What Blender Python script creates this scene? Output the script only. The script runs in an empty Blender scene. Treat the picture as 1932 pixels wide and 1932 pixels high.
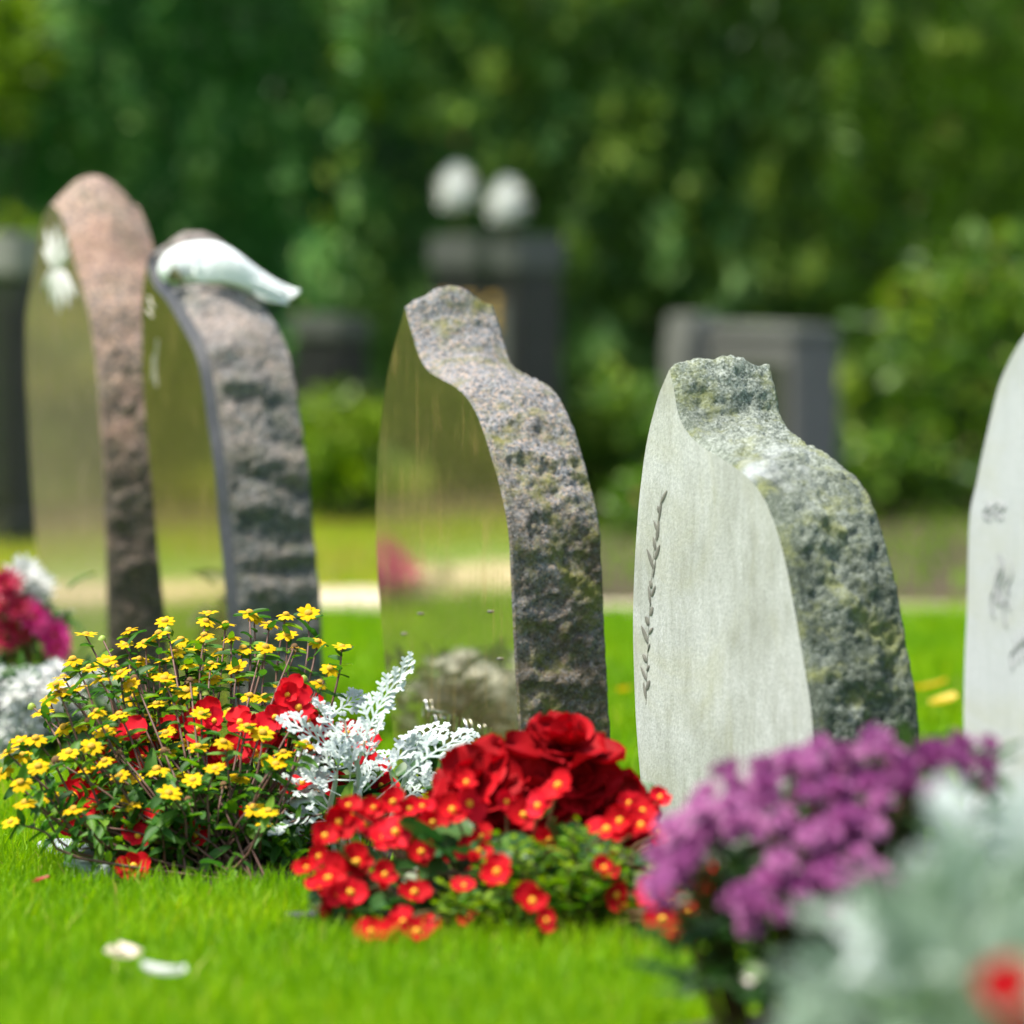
import bpy, bmesh, math, random
import numpy as np
from mathutils import Vector, Matrix, noise as mnoise

random.seed(7)
rng = np.random.default_rng(11)
scene = bpy.context.scene
col = scene.collection

# ---------------------------------------------------------------- camera, sky, sun, exposure
CAM_H = 0.633
FPX = 10870.0            # focal length in units of 1/1932 of the picture width
PITCH = math.atan((966 - 440) / FPX)
cam_data = bpy.data.cameras.new("camera")
cam_data.sensor_width = 24.0
cam_data.lens = 24.0 * FPX / 1932.0
cam_data.clip_start = 0.1
cam_data.clip_end = 600.0
cam_data.dof.use_dof = True
cam_data.dof.focus_distance = 5.83
cam_data.dof.aperture_fstop = 2.55
cam_data.dof.aperture_blades = 0
cam = bpy.data.objects.new("camera", cam_data)
cam.location = (0, 0, CAM_H)
cam.rotation_euler = (math.pi / 2 - PITCH, 0, 0)
col.objects.link(cam)
scene.camera = cam

SUN_EL, SUN_AZ = math.radians(68), math.radians(255)     # azimuth clockwise from +Y: high, from the left and a little behind the camera
world = bpy.data.worlds.new("World")
scene.world = world
world.use_nodes = True
wn = world.node_tree.nodes
wl = world.node_tree.links
bg = wn["Background"]
sky = wn.new("ShaderNodeTexSky")
sky.sky_type = 'NISHITA'
sky.sun_disc = False
sky.sun_elevation = SUN_EL
sky.sun_rotation = SUN_AZ
sky.dust_density = 3.0
sky.ozone_density = 0.6
wl.new(sky.outputs[0], bg.inputs[0])
bg.inputs[1].default_value = 0.10

sun_data = bpy.data.lights.new("sun", 'SUN')
sun_data.energy = 3.2
sun_data.angle = math.radians(9)
sun_data.color = (1.0, 0.95, 0.86)
sun = bpy.data.objects.new("sun", sun_data)
sdir = Vector((math.sin(SUN_AZ) * math.cos(SUN_EL), math.cos(SUN_AZ) * math.cos(SUN_EL), math.sin(SUN_EL)))
sun.rotation_euler = (-sdir).to_track_quat('-Z', 'Y').to_euler()
sun.location = sdir * 20
col.objects.link(sun)

scene.view_settings.view_transform = 'Standard'
scene.view_settings.look = 'None'
scene.view_settings.exposure = 1.3
scene.view_settings.gamma = 1.0
scene.view_settings.use_curve_mapping = False
scene.render.engine = 'CYCLES'
scene.cycles.use_denoising = True
scene.cycles.max_bounces = 8
scene.cycles.transparent_max_bounces = 8
scene.cycles.sample_clamp_indirect = 4.0

# ---------------------------------------------------------------- measuring helpers
_fw = Vector((0, math.cos(PITCH), -math.sin(PITCH)))
_up = Vector((0, math.sin(PITCH), math.cos(PITCH)))
_rt = Vector((1, 0, 0))
CAMP = Vector((0, 0, CAM_H))


def ray(px, py):
    return _fw + _rt * ((px - 966) / FPX) - _up * ((py - 966) / FPX)


def at(px, py, y):
    """world point seen at (px, py) at distance y in front of the viewer"""
    r = ray(px, py)
    return CAMP + r * (y / r.y)


def ground(px, py):
    r = ray(px, py)
    return CAMP + r * (-CAM_H / r.z)


# ---------------------------------------------------------------- object helpers
def tag(o, label=None, cat=None, group=None, kind=None):
    if label: o["label"] = label
    if cat: o["category"] = cat
    if group: o["group"] = group
    if kind: o["kind"] = kind
    return o


def empty(name, loc, label, cat, group=None):
    o = bpy.data.objects.new(name, None)
    o.location = loc
    o.empty_display_size = 0.05
    col.objects.link(o)
    return tag(o, label, cat, group)


def to_mesh(name, verts, faces, mats, smooth=True, idx=None):
    me = bpy.data.meshes.new(name)
    me.from_pydata([tuple(v) for v in verts], [], faces)
    for m in (mats if isinstance(mats, (list, tuple)) else [mats]):
        me.materials.append(m)
    if smooth:
        me.polygons.foreach_set("use_smooth", [True] * len(me.polygons))
    if idx is not None:
        me.polygons.foreach_set("material_index", idx)
    me.update()
    return me


def bulk_mesh(name, verts, tris, mat, tint=None, smooth=False):
    """numpy arrays -> one mesh"""
    me = bpy.data.meshes.new(name)
    nv, nf = len(verts), len(tris)
    me.vertices.add(nv)
    me.vertices.foreach_set("co", np.ascontiguousarray(verts, dtype=np.float32).ravel())
    me.loops.add(nf * 3)
    me.loops.foreach_set("vertex_index", np.ascontiguousarray(tris, dtype=np.int32).ravel())
    me.polygons.add(nf)
    me.polygons.foreach_set("loop_start", np.arange(0, nf * 3, 3, dtype=np.int32))
    me.polygons.foreach_set("loop_total", np.full(nf, 3, dtype=np.int32))
    me.materials.append(mat)
    if tint is not None:
        a = me.attributes.new("tint", 'FLOAT', 'POINT')
        a.data.foreach_set("value", np.ascontiguousarray(tint, dtype=np.float32) + np.float32(2.0))
    if smooth:
        me.polygons.foreach_set("use_smooth", np.ones(nf, dtype=bool))
    me.update()
    me.validate()
    return me


def obj(name, me, parent=None, M=None):
    """link a mesh; M is its world matrix (parents here are never rotated)"""
    o = bpy.data.objects.new(name, me)
    col.objects.link(o)
    M = M if M is not None else Matrix.Identity(4)
    if parent is not None:
        o.parent = parent
        off = world_loc(parent)
        o.matrix_local = off.inverted() @ M
    else:
        o.matrix_world = M
    WM[o.name] = M.copy()
    return o


WM = {}


def world_loc(o):
    if o.name in WM:
        return WM[o.name]
    return Matrix.Translation(o.location)


def frame(loc, yaxis, zaxis, scale=1.0):
    y = Vector(yaxis).normalized()
    z = Vector(zaxis)
    z = (z - y * z.dot(y))
    if z.length < 1e-5:
        z = Vector((0.3, 0.5, 1)); z = z - y * z.dot(y)
    z.normalize()
    x = y.cross(z)
    R = Matrix((x, y, z)).transposed()
    return Matrix.Translation(Vector(loc)) @ R.to_4x4() @ Matrix.Scale(scale, 4)


def frame_z(loc, zaxis, spin, scale=1.0):
    z = Vector(zaxis).normalized()
    q = Vector((0, 0, 1)).rotation_difference(z)
    return Matrix.Translation(Vector(loc)) @ q.to_matrix().to_4x4() @ Matrix.Rotation(spin, 4, 'Z') @ Matrix.Scale(scale, 4)


def rv(s=1.0):
    return Vector((random.uniform(-s, s), random.uniform(-s, s), random.uniform(-s, s)))


def bez(pts, n):
    """Catmull-Rom through pts, n samples"""
    P = [Vector(p) for p in pts]
    if len(P) == 2:
        return [P[0].lerp(P[1], i / (n - 1)) for i in range(n)]
    Q = [P[0] * 2 - P[1]] + P + [P[-1] * 2 - P[-2]]
    out = []
    m = len(P) - 1
    for i in range(n):
        t = i / (n - 1) * m
        k = min(int(t), m - 1)
        t -= k
        p0, p1, p2, p3 = Q[k:k + 4]
        out.append(0.5 * ((2 * p1) + (p2 - p0) * t + (2 * p0 - 5 * p1 + 4 * p2 - p3) * t * t + (3 * p1 - p0 - 3 * p2 + p3) * t ** 3))
    return out


def tube(pts, r0, r1, sides=5, origin=Vector((0, 0, 0))):
    V, F = [], []
    n = len(pts)
    for i, p in enumerate(pts):
        t = (pts[min(i + 1, n - 1)] - pts[max(i - 1, 0)]).normalized()
        a = t.orthogonal().normalized() if abs(t.y) > 0.9 else t.cross(Vector((0, 1, 0))).normalized()
        b = t.cross(a)
        r = r0 + (r1 - r0) * i / (n - 1)
        for k in range(sides):
            an = 2 * math.pi * k / sides
            V.append(p - origin + a * (r * math.cos(an)) + b * (r * math.sin(an)))
    for i in range(n - 1):
        for k in range(sides):
            k2 = (k + 1) % sides
            F.append((i * sides + k, i * sides + k2, (i + 1) * sides + k2, (i + 1) * sides + k))
    return V, F


# ---------------------------------------------------------------- materials
class NT:
    def __init__(self, name):
        self.m = bpy.data.materials.new(name)
        self.m.use_nodes = True
        self.t = self.m.node_tree
        self.n, self.l = self.t.nodes, self.t.links
        self.out = self.n["Material Output"]
        self.bsdf = self.n["Principled BSDF"]

    def add(self, typ, **kw):
        nd = self.n.new(typ)
        for k, v in kw.items():
            setattr(nd, k, v)
        return nd

    def link(self, a, b):
        self.l.new(a, b)

    def coord(self, kind="Object", scale=None):
        tc = self.add("ShaderNodeTexCoord")
        if scale is None:
            return tc.outputs[kind]
        mp = self.add("ShaderNodeMapping")
        mp.inputs["Scale"].default_value = scale
        self.link(tc.outputs[kind], mp.inputs[0])
        return mp.outputs[0]

    def noise(self, scale, detail=4, rough=0.55, vec=None, dist=0.0):
        nd = self.add("ShaderNodeTexNoise")
        nd.inputs["Scale"].default_value = scale
        nd.inputs["Detail"].default_value = detail
        nd.inputs["Roughness"].default_value = rough
        nd.inputs["Distortion"].default_value = dist
        if vec is not None:
            self.link(vec, nd.inputs["Vector"])
        return nd.outputs["Fac"]

    def ramp(self, fac, stops, interp='LINEAR'):
        r = self.add("ShaderNodeValToRGB")
        r.color_ramp.interpolation = interp
        e = r.color_ramp.elements
        while len(e) < len(stops):
            e.new(0.5)
        for el, (p, c) in zip(e, stops):
            el.position = p
            el.color = (c if len(c) == 4 else (*c, 1))
        self.link(fac, r.inputs[0])
        return r.outputs[0]

    def mix(self, fac, a, b, blend='MIX'):
        m = self.add("ShaderNodeMix", data_type='RGBA', blend_type=blend)
        for s, v in ((m.inputs[0], fac), (m.inputs[6], a), (m.inputs[7], b)):
            if hasattr(v, "is_output"):
                self.link(v, s)
            elif isinstance(v, (int, float)):
                s.default_value = v
            else:
                s.default_value = (*v, 1)
        return m.outputs[2]

    def math(self, op, a, b=None, clamp=False):
        m = self.add("ShaderNodeMath", operation=op, use_clamp=clamp)
        for s, v in zip(m.inputs, (a, b)):
            if v is None: continue
            if hasattr(v, "is_output"): self.link(v, s)
            else: s.default_value = v
        return m.outputs[0]

    def bump(self, h, strength=0.4, dist=0.002, prev=None):
        b = self.add("ShaderNodeBump")
        b.inputs["Strength"].default_value = strength
        b.inputs["Distance"].default_value = dist
        self.link(h, b.inputs["Height"])
        if prev is not None:
            self.link(prev, b.inputs["Normal"])
        return b.outputs[0]

    def set(self, **kw):
        for k, v in kw.items():
            s = self.bsdf.inputs[k.replace("_", " ")]
            if hasattr(v, "is_output"): self.link(v, s)
            else: s.default_value = v


def leafy(name, stops, transl=0.35, rough=0.5, tcol=1.25, vein=0.0, spec=0.4):
    """plant tissue: colour varies leaf by leaf (tint attribute / object random), light shines through"""
    m = NT(name)
    at_ = m.add("ShaderNodeAttribute", attribute_name="tint")
    oi = m.add("ShaderNodeObjectInfo")
    isb = m.math('GREATER_THAN', at_.outputs["Fac"], 1.5)
    f = m.math('ADD', m.math('MULTIPLY', isb, m.math('SUBTRACT', at_.outputs["Fac"], 2.0)),
               m.math('MULTIPLY', m.math('SUBTRACT', 1.0, isb), oi.outputs["Random"]), True)
    c = m.ramp(f, stops)
    nz = m.noise(180, 2, vec=m.coord("Object"))
    c = m.mix(m.math('MULTIPLY', nz, 0.35), c, (stops[0][1]), 'MIX')
    m.set(Base_Color=c, Roughness=rough)
    m.bsdf.inputs["Specular IOR Level"].default_value = spec
    tr = m.add("ShaderNodeBsdfTranslucent")
    hs = m.add("ShaderNodeHueSaturation")
    hs.inputs["Value"].default_value = tcol
    hs.inputs["Saturation"].default_value = 1.1
    m.link(c, hs.inputs["Color"])
    m.link(hs.outputs[0], tr.inputs[0])
    mx = m.add("ShaderNodeMixShader")
    mx.inputs[0].default_value = transl
    m.link(m.bsdf.outputs[0], mx.inputs[1])
    m.link(tr.outputs[0], mx.inputs[2])
    m.link(mx.outputs[0], m.out.inputs[0])
    return m.m


def granite(name, grains, scale=420, moss=0.5, moss_col=(0.16, 0.17, 0.03), algae=0.0, algae_col=(0.05, 0.045, 0.025),
            height=0.5, patch=None, rough=0.85, bump=0.8, big=None):
    """rough split granite: mineral grains, moss in the hollows, algae low down in uneven patches"""
    m = NT(name)
    co = m.coord("Object")
    v = m.add("ShaderNodeTexVoronoi")
    v.inputs["Scale"].default_value = scale
    m.link(co, v.inputs["Vector"])
    sep = m.add("ShaderNodeSeparateColor")
    m.link(v.outputs["Color"], sep.inputs[0])
    n1 = m.noise(scale * 0.55, 3, 0.6, co)
    f = m.math('ADD', m.math('MULTIPLY', sep.outputs[0], 0.55), m.math('MULTIPLY', n1, 0.45))
    c = m.ramp(f, grains)
    if big:
        nb = m.noise(9, 5, 0.6, co, 0.5)
        c = m.mix(m.ramp(nb, [(0.42, (0, 0, 0)), (0.6, (0.75, 0.75, 0.75))]), c, m.mix(0.55, c, big))
    sz = m.add("ShaderNodeSeparateXYZ")
    m.link(co, sz.inputs[0])
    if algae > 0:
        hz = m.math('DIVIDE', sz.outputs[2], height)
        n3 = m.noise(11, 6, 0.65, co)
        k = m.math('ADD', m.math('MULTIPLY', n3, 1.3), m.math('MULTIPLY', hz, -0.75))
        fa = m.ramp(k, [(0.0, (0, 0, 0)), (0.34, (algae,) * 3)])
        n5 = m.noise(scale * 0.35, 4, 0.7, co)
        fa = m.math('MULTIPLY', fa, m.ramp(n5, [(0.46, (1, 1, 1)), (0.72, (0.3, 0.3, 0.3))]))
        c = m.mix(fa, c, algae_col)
    if moss > 0:
        n2 = m.noise(26, 6, 0.7, co)
        fm = m.ramp(n2, [(0.49, (0, 0, 0)), (0.66, (moss,) * 3)])
        c = m.mix(fm, c, moss_col)
    if patch:
        n4 = m.noise(7.5, 5, 0.62, co, 0.6)
        c = m.mix(m.ramp(n4, [(0.56, (0, 0, 0)), (0.70, (0.7, 0.7, 0.7))]), c, patch)
    m.set(Base_Color=c, Roughness=rough)
    b1 = m.bump(m.noise(130, 6, 0.7, co), bump, 0.006)
    b2 = m.bump(n1, 0.6, 0.0022, b1)
    m.set(Normal=b2)
    return m.m


def polished(name, base, grain, mirror, amount=0.6, rough=0.05, streak=0.5, warm=(0.55, 0.33, 0.13)):
    """polished granite face: mineral speckle under a mirror finish, dulled by weather streaks and blotches"""
    m = NT(name)
    co = m.coord("Object")
    st = m.noise(1.0, 5, 0.7, m.coord("Object", (90, 90, 5)))
    fine = m.noise(1.0, 3, 0.75, m.coord("Object", (620, 620, 200)))
    bl = m.noise(16, 6, 0.65, co)
    c = m.ramp(fine, [(0.32, base), (0.68, grain)])
    sf = m.ramp(m.math('ADD', m.math('MULTIPLY', st, 0.6), m.math('MULTIPLY', bl, 0.4)), [(0.52, (0, 0, 0)), (0.66, (streak,) * 3)])
    c = m.mix(sf, c, warm)
    m.set(Base_Color=c, IOR=1.6, Roughness=0.25)
    gl = m.add("ShaderNodeBsdfGlossy")
    m.link(m.mix(m.ramp(fine, [(0.3, (0.35, 0.35, 0.35)), (0.7, (0, 0, 0))]), mirror, grain), gl.inputs["Color"])
    m.link(m.ramp(bl, [(0.35, (rough,) * 3), (0.75, (rough + 0.04,) * 3)]), gl.inputs["Roughness"])
    mx = m.add("ShaderNodeMixShader")
    m.link(m.math('MULTIPLY', m.math('SUBTRACT', 1.0, m.math('MULTIPLY', sf, 0.6)), amount), mx.inputs[0])
    m.link(m.bsdf.outputs[0], mx.inputs[1]); m.link(gl.outputs[0], mx.inputs[2])
    m.link(mx.outputs[0], m.out.inputs[0])
    return m.m


def plain(name, stops, scale=60, rough=0.6, bump=0.2, bdist=0.002, detail=5, spec=0.5, bscale=None):
    m = NT(name)
    co = m.coord("Object")
    n = m.noise(scale, detail, 0.6, co)
    m.set(Base_Color=m.ramp(n, stops), Roughness=rough)
    m.bsdf.inputs["Specular IOR Level"].default_value = spec
    if bump:
        m.set(Normal=m.bump(m.noise(bscale or scale * 2.5, 5, 0.65, co), bump, bdist))
    return m.m


G = lambda *c: c
M_grass = leafy("grass_blade", [(0.0, (0.10, 0.24, 0.006)), (0.45, (0.20, 0.39, 0.008)), (0.8, (0.31, 0.47, 0.010)), (0.955, (0.40, 0.48, 0.015)), (0.975, (0.50, 0.42, 0.06)), (1.0, (0.50, 0.40, 0.14))], 0.48, 0.5, 1.35, spec=0.15)
M_lawn = plain("lawn_thatch", [(0.3, (0.07, 0.15, 0.010)), (0.55, (0.12, 0.24, 0.012)), (0.75, (0.20, 0.28, 0.02))], 14, 0.9, 0.6, 0.01)
M_path = plain("path_gravel", [(0.3, (0.46, 0.36, 0.25)), (0.55, (0.62, 0.52, 0.38)), (0.75, (0.70, 0.62, 0.50))], 30, 0.9, 0.5, 0.006, bscale=220)
M_mulch = plain("bed_mulch", [(0.3, (0.02, 0.014, 0.008)), (0.5, (0.06, 0.04, 0.02)), (0.64, (0.08, 0.085, 0.02)), (0.8, (0.20, 0.14, 0.09))], 5, 0.95, 0.7, 0.02, bscale=60)
M_soil = plain("garden_soil", [(0.3, (0.018, 0.012, 0.008)), (0.6, (0.045, 0.03, 0.02)), (0.8, (0.08, 0.055, 0.035))], 60, 0.95, 0.9, 0.01)

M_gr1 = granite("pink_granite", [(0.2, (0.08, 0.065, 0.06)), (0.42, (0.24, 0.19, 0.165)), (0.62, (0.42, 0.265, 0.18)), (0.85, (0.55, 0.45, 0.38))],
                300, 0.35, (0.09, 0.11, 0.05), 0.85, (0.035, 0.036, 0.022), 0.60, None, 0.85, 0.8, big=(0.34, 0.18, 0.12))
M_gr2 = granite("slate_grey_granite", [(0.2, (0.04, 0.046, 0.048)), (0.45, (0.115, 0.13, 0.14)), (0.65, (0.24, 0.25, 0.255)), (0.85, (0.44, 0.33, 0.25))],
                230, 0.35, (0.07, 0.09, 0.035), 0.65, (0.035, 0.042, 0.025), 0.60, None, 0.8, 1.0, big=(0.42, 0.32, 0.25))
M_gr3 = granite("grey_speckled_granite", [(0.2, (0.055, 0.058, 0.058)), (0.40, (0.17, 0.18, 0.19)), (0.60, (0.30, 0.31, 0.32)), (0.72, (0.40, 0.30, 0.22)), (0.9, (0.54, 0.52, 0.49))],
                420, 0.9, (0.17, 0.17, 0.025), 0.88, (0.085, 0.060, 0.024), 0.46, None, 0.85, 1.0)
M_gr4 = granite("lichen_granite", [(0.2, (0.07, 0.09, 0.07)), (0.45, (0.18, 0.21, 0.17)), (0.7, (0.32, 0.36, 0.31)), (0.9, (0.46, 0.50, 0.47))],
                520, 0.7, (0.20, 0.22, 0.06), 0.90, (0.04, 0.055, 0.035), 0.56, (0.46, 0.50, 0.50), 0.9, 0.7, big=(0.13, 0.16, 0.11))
M_gr5 = granite("pale_grey_granite", [(0.2, (0.36, 0.37, 0.37)), (0.6, (0.54, 0.55, 0.55)), (0.9, (0.68, 0.69, 0.69))],
                260, 0.1, (0.3, 0.32, 0.24), 0, rough=0.7, bump=0.25)
M_face1 = polished("polished_rose_granite", (0.11, 0.08, 0.06), (0.40, 0.31, 0.25), (0.92, 0.82, 0.72), 0.62, 0.07, 0.4, (0.36, 0.26, 0.19))
M_face2 = polished("polished_olive_granite", (0.10, 0.08, 0.03), (0.27, 0.21, 0.08), (0.92, 0.86, 0.62), 0.68, 0.05, 0.4, (0.42, 0.30, 0.10))
M_face3 = polished("polished_brown_granite", (0.09, 0.07, 0.03), (0.28, 0.20, 0.10), (0.95, 0.93, 0.74), 0.74, 0.03, 0.5, (0.50, 0.31, 0.11))
M_bevel2 = plain("dark_bevel_granite", [(0.3, (0.02, 0.022, 0.023)), (0.7, (0.05, 0.054, 0.056))], 200, 0.4, 0.2, 0.001)


def weathered_face(name, a, b, c3):
    m = NT(name)
    co = m.coord("Object")
    st = m.noise(1.0, 6, 0.75, m.coord("Object", (45, 45, 14)))
    gr = m.noise(300, 3, 0.7, co)
    bl = m.noise(8, 5, 0.6, co)
    c = m.ramp(gr, [(0.3, a), (0.7, b)])
    c = m.mix(m.ramp(st, [(0.45, (0, 0, 0)), (0.75, (0.7, 0.7, 0.7))]), c, c3)
    c = m.mix(m.ramp(bl, [(0.45, (0, 0, 0)), (0.7, (0.6, 0.6, 0.6))]), c, c3)
    b2 = m.noise(3.5, 6, 0.7, co, 0.8)
    c = m.mix(m.ramp(b2, [(0.5, (0, 0, 0)), (0.72, (0.5, 0.5, 0.5))]), c, (0.36, 0.36, 0.22))
    m.set(Base_Color=c, Roughness=0.8, Normal=m.bump(m.math('ADD', gr, st), 0.25, 0.002))
    return m.m


M_face4 = weathered_face("weathered_pale_face", (0.34, 0.36, 0.34), (0.56, 0.58, 0.55), (0.22, 0.23, 0.18))
M_face5 = weathered_face("smooth_pale_face", (0.40, 0.42, 0.43), (0.49, 0.51, 0.53), (0.36, 0.38, 0.39))
M_engrave = plain("dark_engraving_paint", [(0.3, (0.09, 0.09, 0.075)), (0.7, (0.20, 0.195, 0.16))], 80, 0.8, 0)
M_engrave5 = plain("grey_engraving", [(0.3, (0.22, 0.23, 0.24)), (0.7, (0.34, 0.35, 0.36))], 80, 0.8, 0)
M_whitepaint = plain("white_relief_paint", [(0.3, (0.46, 0.46, 0.43)), (0.7, (0.58, 0.58, 0.55))], 120, 0.5, 0.1)
M_steel = NT("bright_metal_letters"); M_steel.set(Base_Color=(0.7, 0.7, 0.72, 1), Metallic=1.0, Roughness=0.25); M_steel = M_steel.m
M_dove = plain("white_glazed_ceramic", [(0.3, (0.68, 0.73, 0.72)), (0.7, (0.76, 0.80, 0.79))], 40, 0.95, 0.6, 0.004, bscale=75, spec=0.05)
M_beak = plain("beak_moss_stain", [(0.3, (0.06, 0.07, 0.02)), (0.7, (0.22, 0.20, 0.08))], 200, 0.7, 0.2)

M_dark = plain("charcoal_granite", [(0.3, (0.012, 0.012, 0.014)), (0.7, (0.035, 0.034, 0.036))], 60, 0.35, 0.05)
M_mid = plain("mid_grey_granite", [(0.3, (0.06, 0.065, 0.06)), (0.7, (0.10, 0.108, 0.10))], 60, 0.5, 0.1)
M_mid2 = plain("grey_green_granite", [(0.3, (0.11, 0.115, 0.105)), (0.7, (0.17, 0.175, 0.16))], 60, 0.6, 0.1)
M_pale = plain("pale_grey_stone", [(0.3, (0.13, 0.14, 0.125)), (0.7, (0.20, 0.21, 0.185))], 40, 0.7, 0.2)
M_gold = plain("gilded_lettering", [(0.3, (0.45, 0.28, 0.06)), (0.7, (0.60, 0.40, 0.10))], 60, 0.45, 0)
M_glosspanel = NT("polished_green_grey_panel"); M_glosspanel.set(Base_Color=(0.06, 0.07, 0.05, 1), Roughness=0.12, IOR=1.8); M_glosspanel = M_glosspanel.m

M_zleaf = leafy("zinnia_leaf", [(0, (0.03, 0.10, 0.016)), (0.5, (0.06, 0.18, 0.025)), (0.85, (0.14, 0.30, 0.03)), (1, (0.22, 0.38, 0.035))], 0.4, 0.5, spec=0.25)
M_zstem = plain("zinnia_stem", [(0.3, (0.09, 0.035, 0.028)), (0.7, (0.17, 0.09, 0.06))], 60, 0.6, 0)
M_zpetal = leafy("zinnia_petal", [(0, (0.58, 0.35, 0.002)), (0.6, (0.66, 0.43, 0.003)), (1, (0.70, 0.50, 0.008))], 0.25, 0.7, 1.1, spec=0.08)
M_zdisc = plain("zinnia_disc", [(0.3, (0.42, 0.20, 0.006)), (0.7, (0.62, 0.38, 0.015))], 900, 0.8, 0.5, 0.001)
M_bud = plain("green_bud", [(0.3, (0.16, 0.28, 0.03)), (0.7, (0.36, 0.45, 0.06))], 200, 0.5, 0.1)
M_red = leafy("begonia_petal", [(0, (0.48, 0.004, 0.010)), (0.5, (0.62, 0.006, 0.012)), (1, (0.72, 0.012, 0.03))], 0.3, 0.65, 1.15, spec=0.12)
M_dred = leafy("dark_red_petal", [(0, (0.22, 0.001, 0.004)), (0.5, (0.36, 0.002, 0.006)), (1, (0.55, 0.005, 0.012))], 0.22, 0.65, 1.2, spec=0.12)
M_yc = plain("yellow_stamens", [(0.3, (0.75, 0.32, 0.01)), (0.7, (0.85, 0.52, 0.02))], 500, 0.7, 0.6, 0.001)
M_bleaf = leafy("begonia_leaf", [(0, (0.02, 0.07, 0.018)), (0.5, (0.04, 0.13, 0.025)), (0.8, (0.09, 0.16, 0.03)), (1, (0.09, 0.05, 0.03))], 0.25, 0.4, spec=0.3)
M_bstem = plain("begonia_stem", [(0.3, (0.10, 0.05, 0.025)), (0.7, (0.20, 0.13, 0.05))], 60, 0.5, 0)
M_fleaf = leafy("fine_green_leaf", [(0, (0.04, 0.12, 0.015)), (0.5, (0.13, 0.27, 0.02)), (1, (0.30, 0.40, 0.03))], 0.4, 0.5, spec=0.2)
M_silver = leafy("silver_felt_leaf", [(0, (0.44, 0.52, 0.49)), (0.5, (0.54, 0.61, 0.58)), (1, (0.62, 0.68, 0.66))], 0.12, 0.8, 1.0, spec=0.15)
M_silver2 = leafy("dull_silver_leaf", [(0, (0.12, 0.20, 0.12)), (0.5, (0.27, 0.37, 0.28)), (1, (0.46, 0.54, 0.47))], 0.15, 0.8, 1.0, spec=0.15)
M_silstem = plain("silver_stem", [(0.3, (0.30, 0.40, 0.27)), (0.7, (0.40, 0.48, 0.36))], 60, 0.8, 0.1)
M_purple = leafy("purple_petal", [(0, (0.20, 0.035, 0.15)), (0.5, (0.38, 0.09, 0.30)), (1, (0.56, 0.22, 0.45))], 0.3, 0.55)
M_pink = leafy("magenta_petal", [(0, (0.55, 0.015, 0.24)), (0.5, (0.68, 0.03, 0.36)), (1, (0.78, 0.08, 0.30))], 0.3, 0.5)
M_rose = leafy("rose_red_petal", [(0, (0.35, 0.01, 0.05)), (1, (0.62, 0.06, 0.10))], 0.3, 0.5)
M_white = leafy("white_petal", [(0, (0.62, 0.64, 0.62)), (1, (0.76, 0.76, 0.74))], 0.3, 0.55, 1.0)
M_gleaf = leafy("dark_green_leaf", [(0, (0.02, 0.065, 0.015)), (0.6, (0.045, 0.12, 0.025)), (1, (0.09, 0.18, 0.03))], 0.25, 0.45)
M_yleaf = leafy("autumn_leaf", [(0, (0.62, 0.36, 0.05)), (1, (0.78, 0.55, 0.10))], 0.3, 0.6)
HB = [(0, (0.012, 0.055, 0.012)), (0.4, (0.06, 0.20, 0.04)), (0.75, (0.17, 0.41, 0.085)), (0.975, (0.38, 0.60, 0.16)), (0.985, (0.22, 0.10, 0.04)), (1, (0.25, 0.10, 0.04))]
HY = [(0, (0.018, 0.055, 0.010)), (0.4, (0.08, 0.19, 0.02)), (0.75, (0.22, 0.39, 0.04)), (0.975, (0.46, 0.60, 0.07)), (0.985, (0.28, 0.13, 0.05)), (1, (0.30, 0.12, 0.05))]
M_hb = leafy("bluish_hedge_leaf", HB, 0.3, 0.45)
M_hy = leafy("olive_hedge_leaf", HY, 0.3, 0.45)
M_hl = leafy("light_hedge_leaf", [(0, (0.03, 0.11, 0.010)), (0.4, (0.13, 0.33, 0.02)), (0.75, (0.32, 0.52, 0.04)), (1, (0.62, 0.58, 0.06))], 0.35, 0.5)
M_ys = leafy("lime_shrub_leaf", [(0, (0.10, 0.20, 0.015)), (0.5, (0.20, 0.33, 0.02)), (1, (0.34, 0.42, 0.03))], 0.4, 0.45)
M_bark = plain("bark", [(0.3, (0.03, 0.022, 0.015)), (0.7, (0.09, 0.065, 0.045))], 40, 0.9, 0.6, 0.01)
M_black = plain("black_edging", [(0.3, (0.015, 0.018, 0.024)), (0.7, (0.05, 0.055, 0.075))], 60, 0.4, 0.1)
M_kerb = plain("bluish_grey_stone", [(0.3, (0.20, 0.23, 0.25)), (0.7, (0.46, 0.50, 0.52))], 30, 0.35, 0.15)
M_pebble = plain("beige_pebble", [(0.3, (0.34, 0.29, 0.25)), (0.7, (0.58, 0.54, 0.50))], 50, 0.7, 0.2)


# ---------------------------------------------------------------- the ground
def bend(x):
    """the path swings nearer to the graves towards the left"""
    t = np.clip((-0.9 - np.asarray(x)) / 1.6, 0, 1)
    r = -0.55 * t * t * (3 - 2 * t)
    return float(r) if r.ndim == 0 else r


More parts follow.
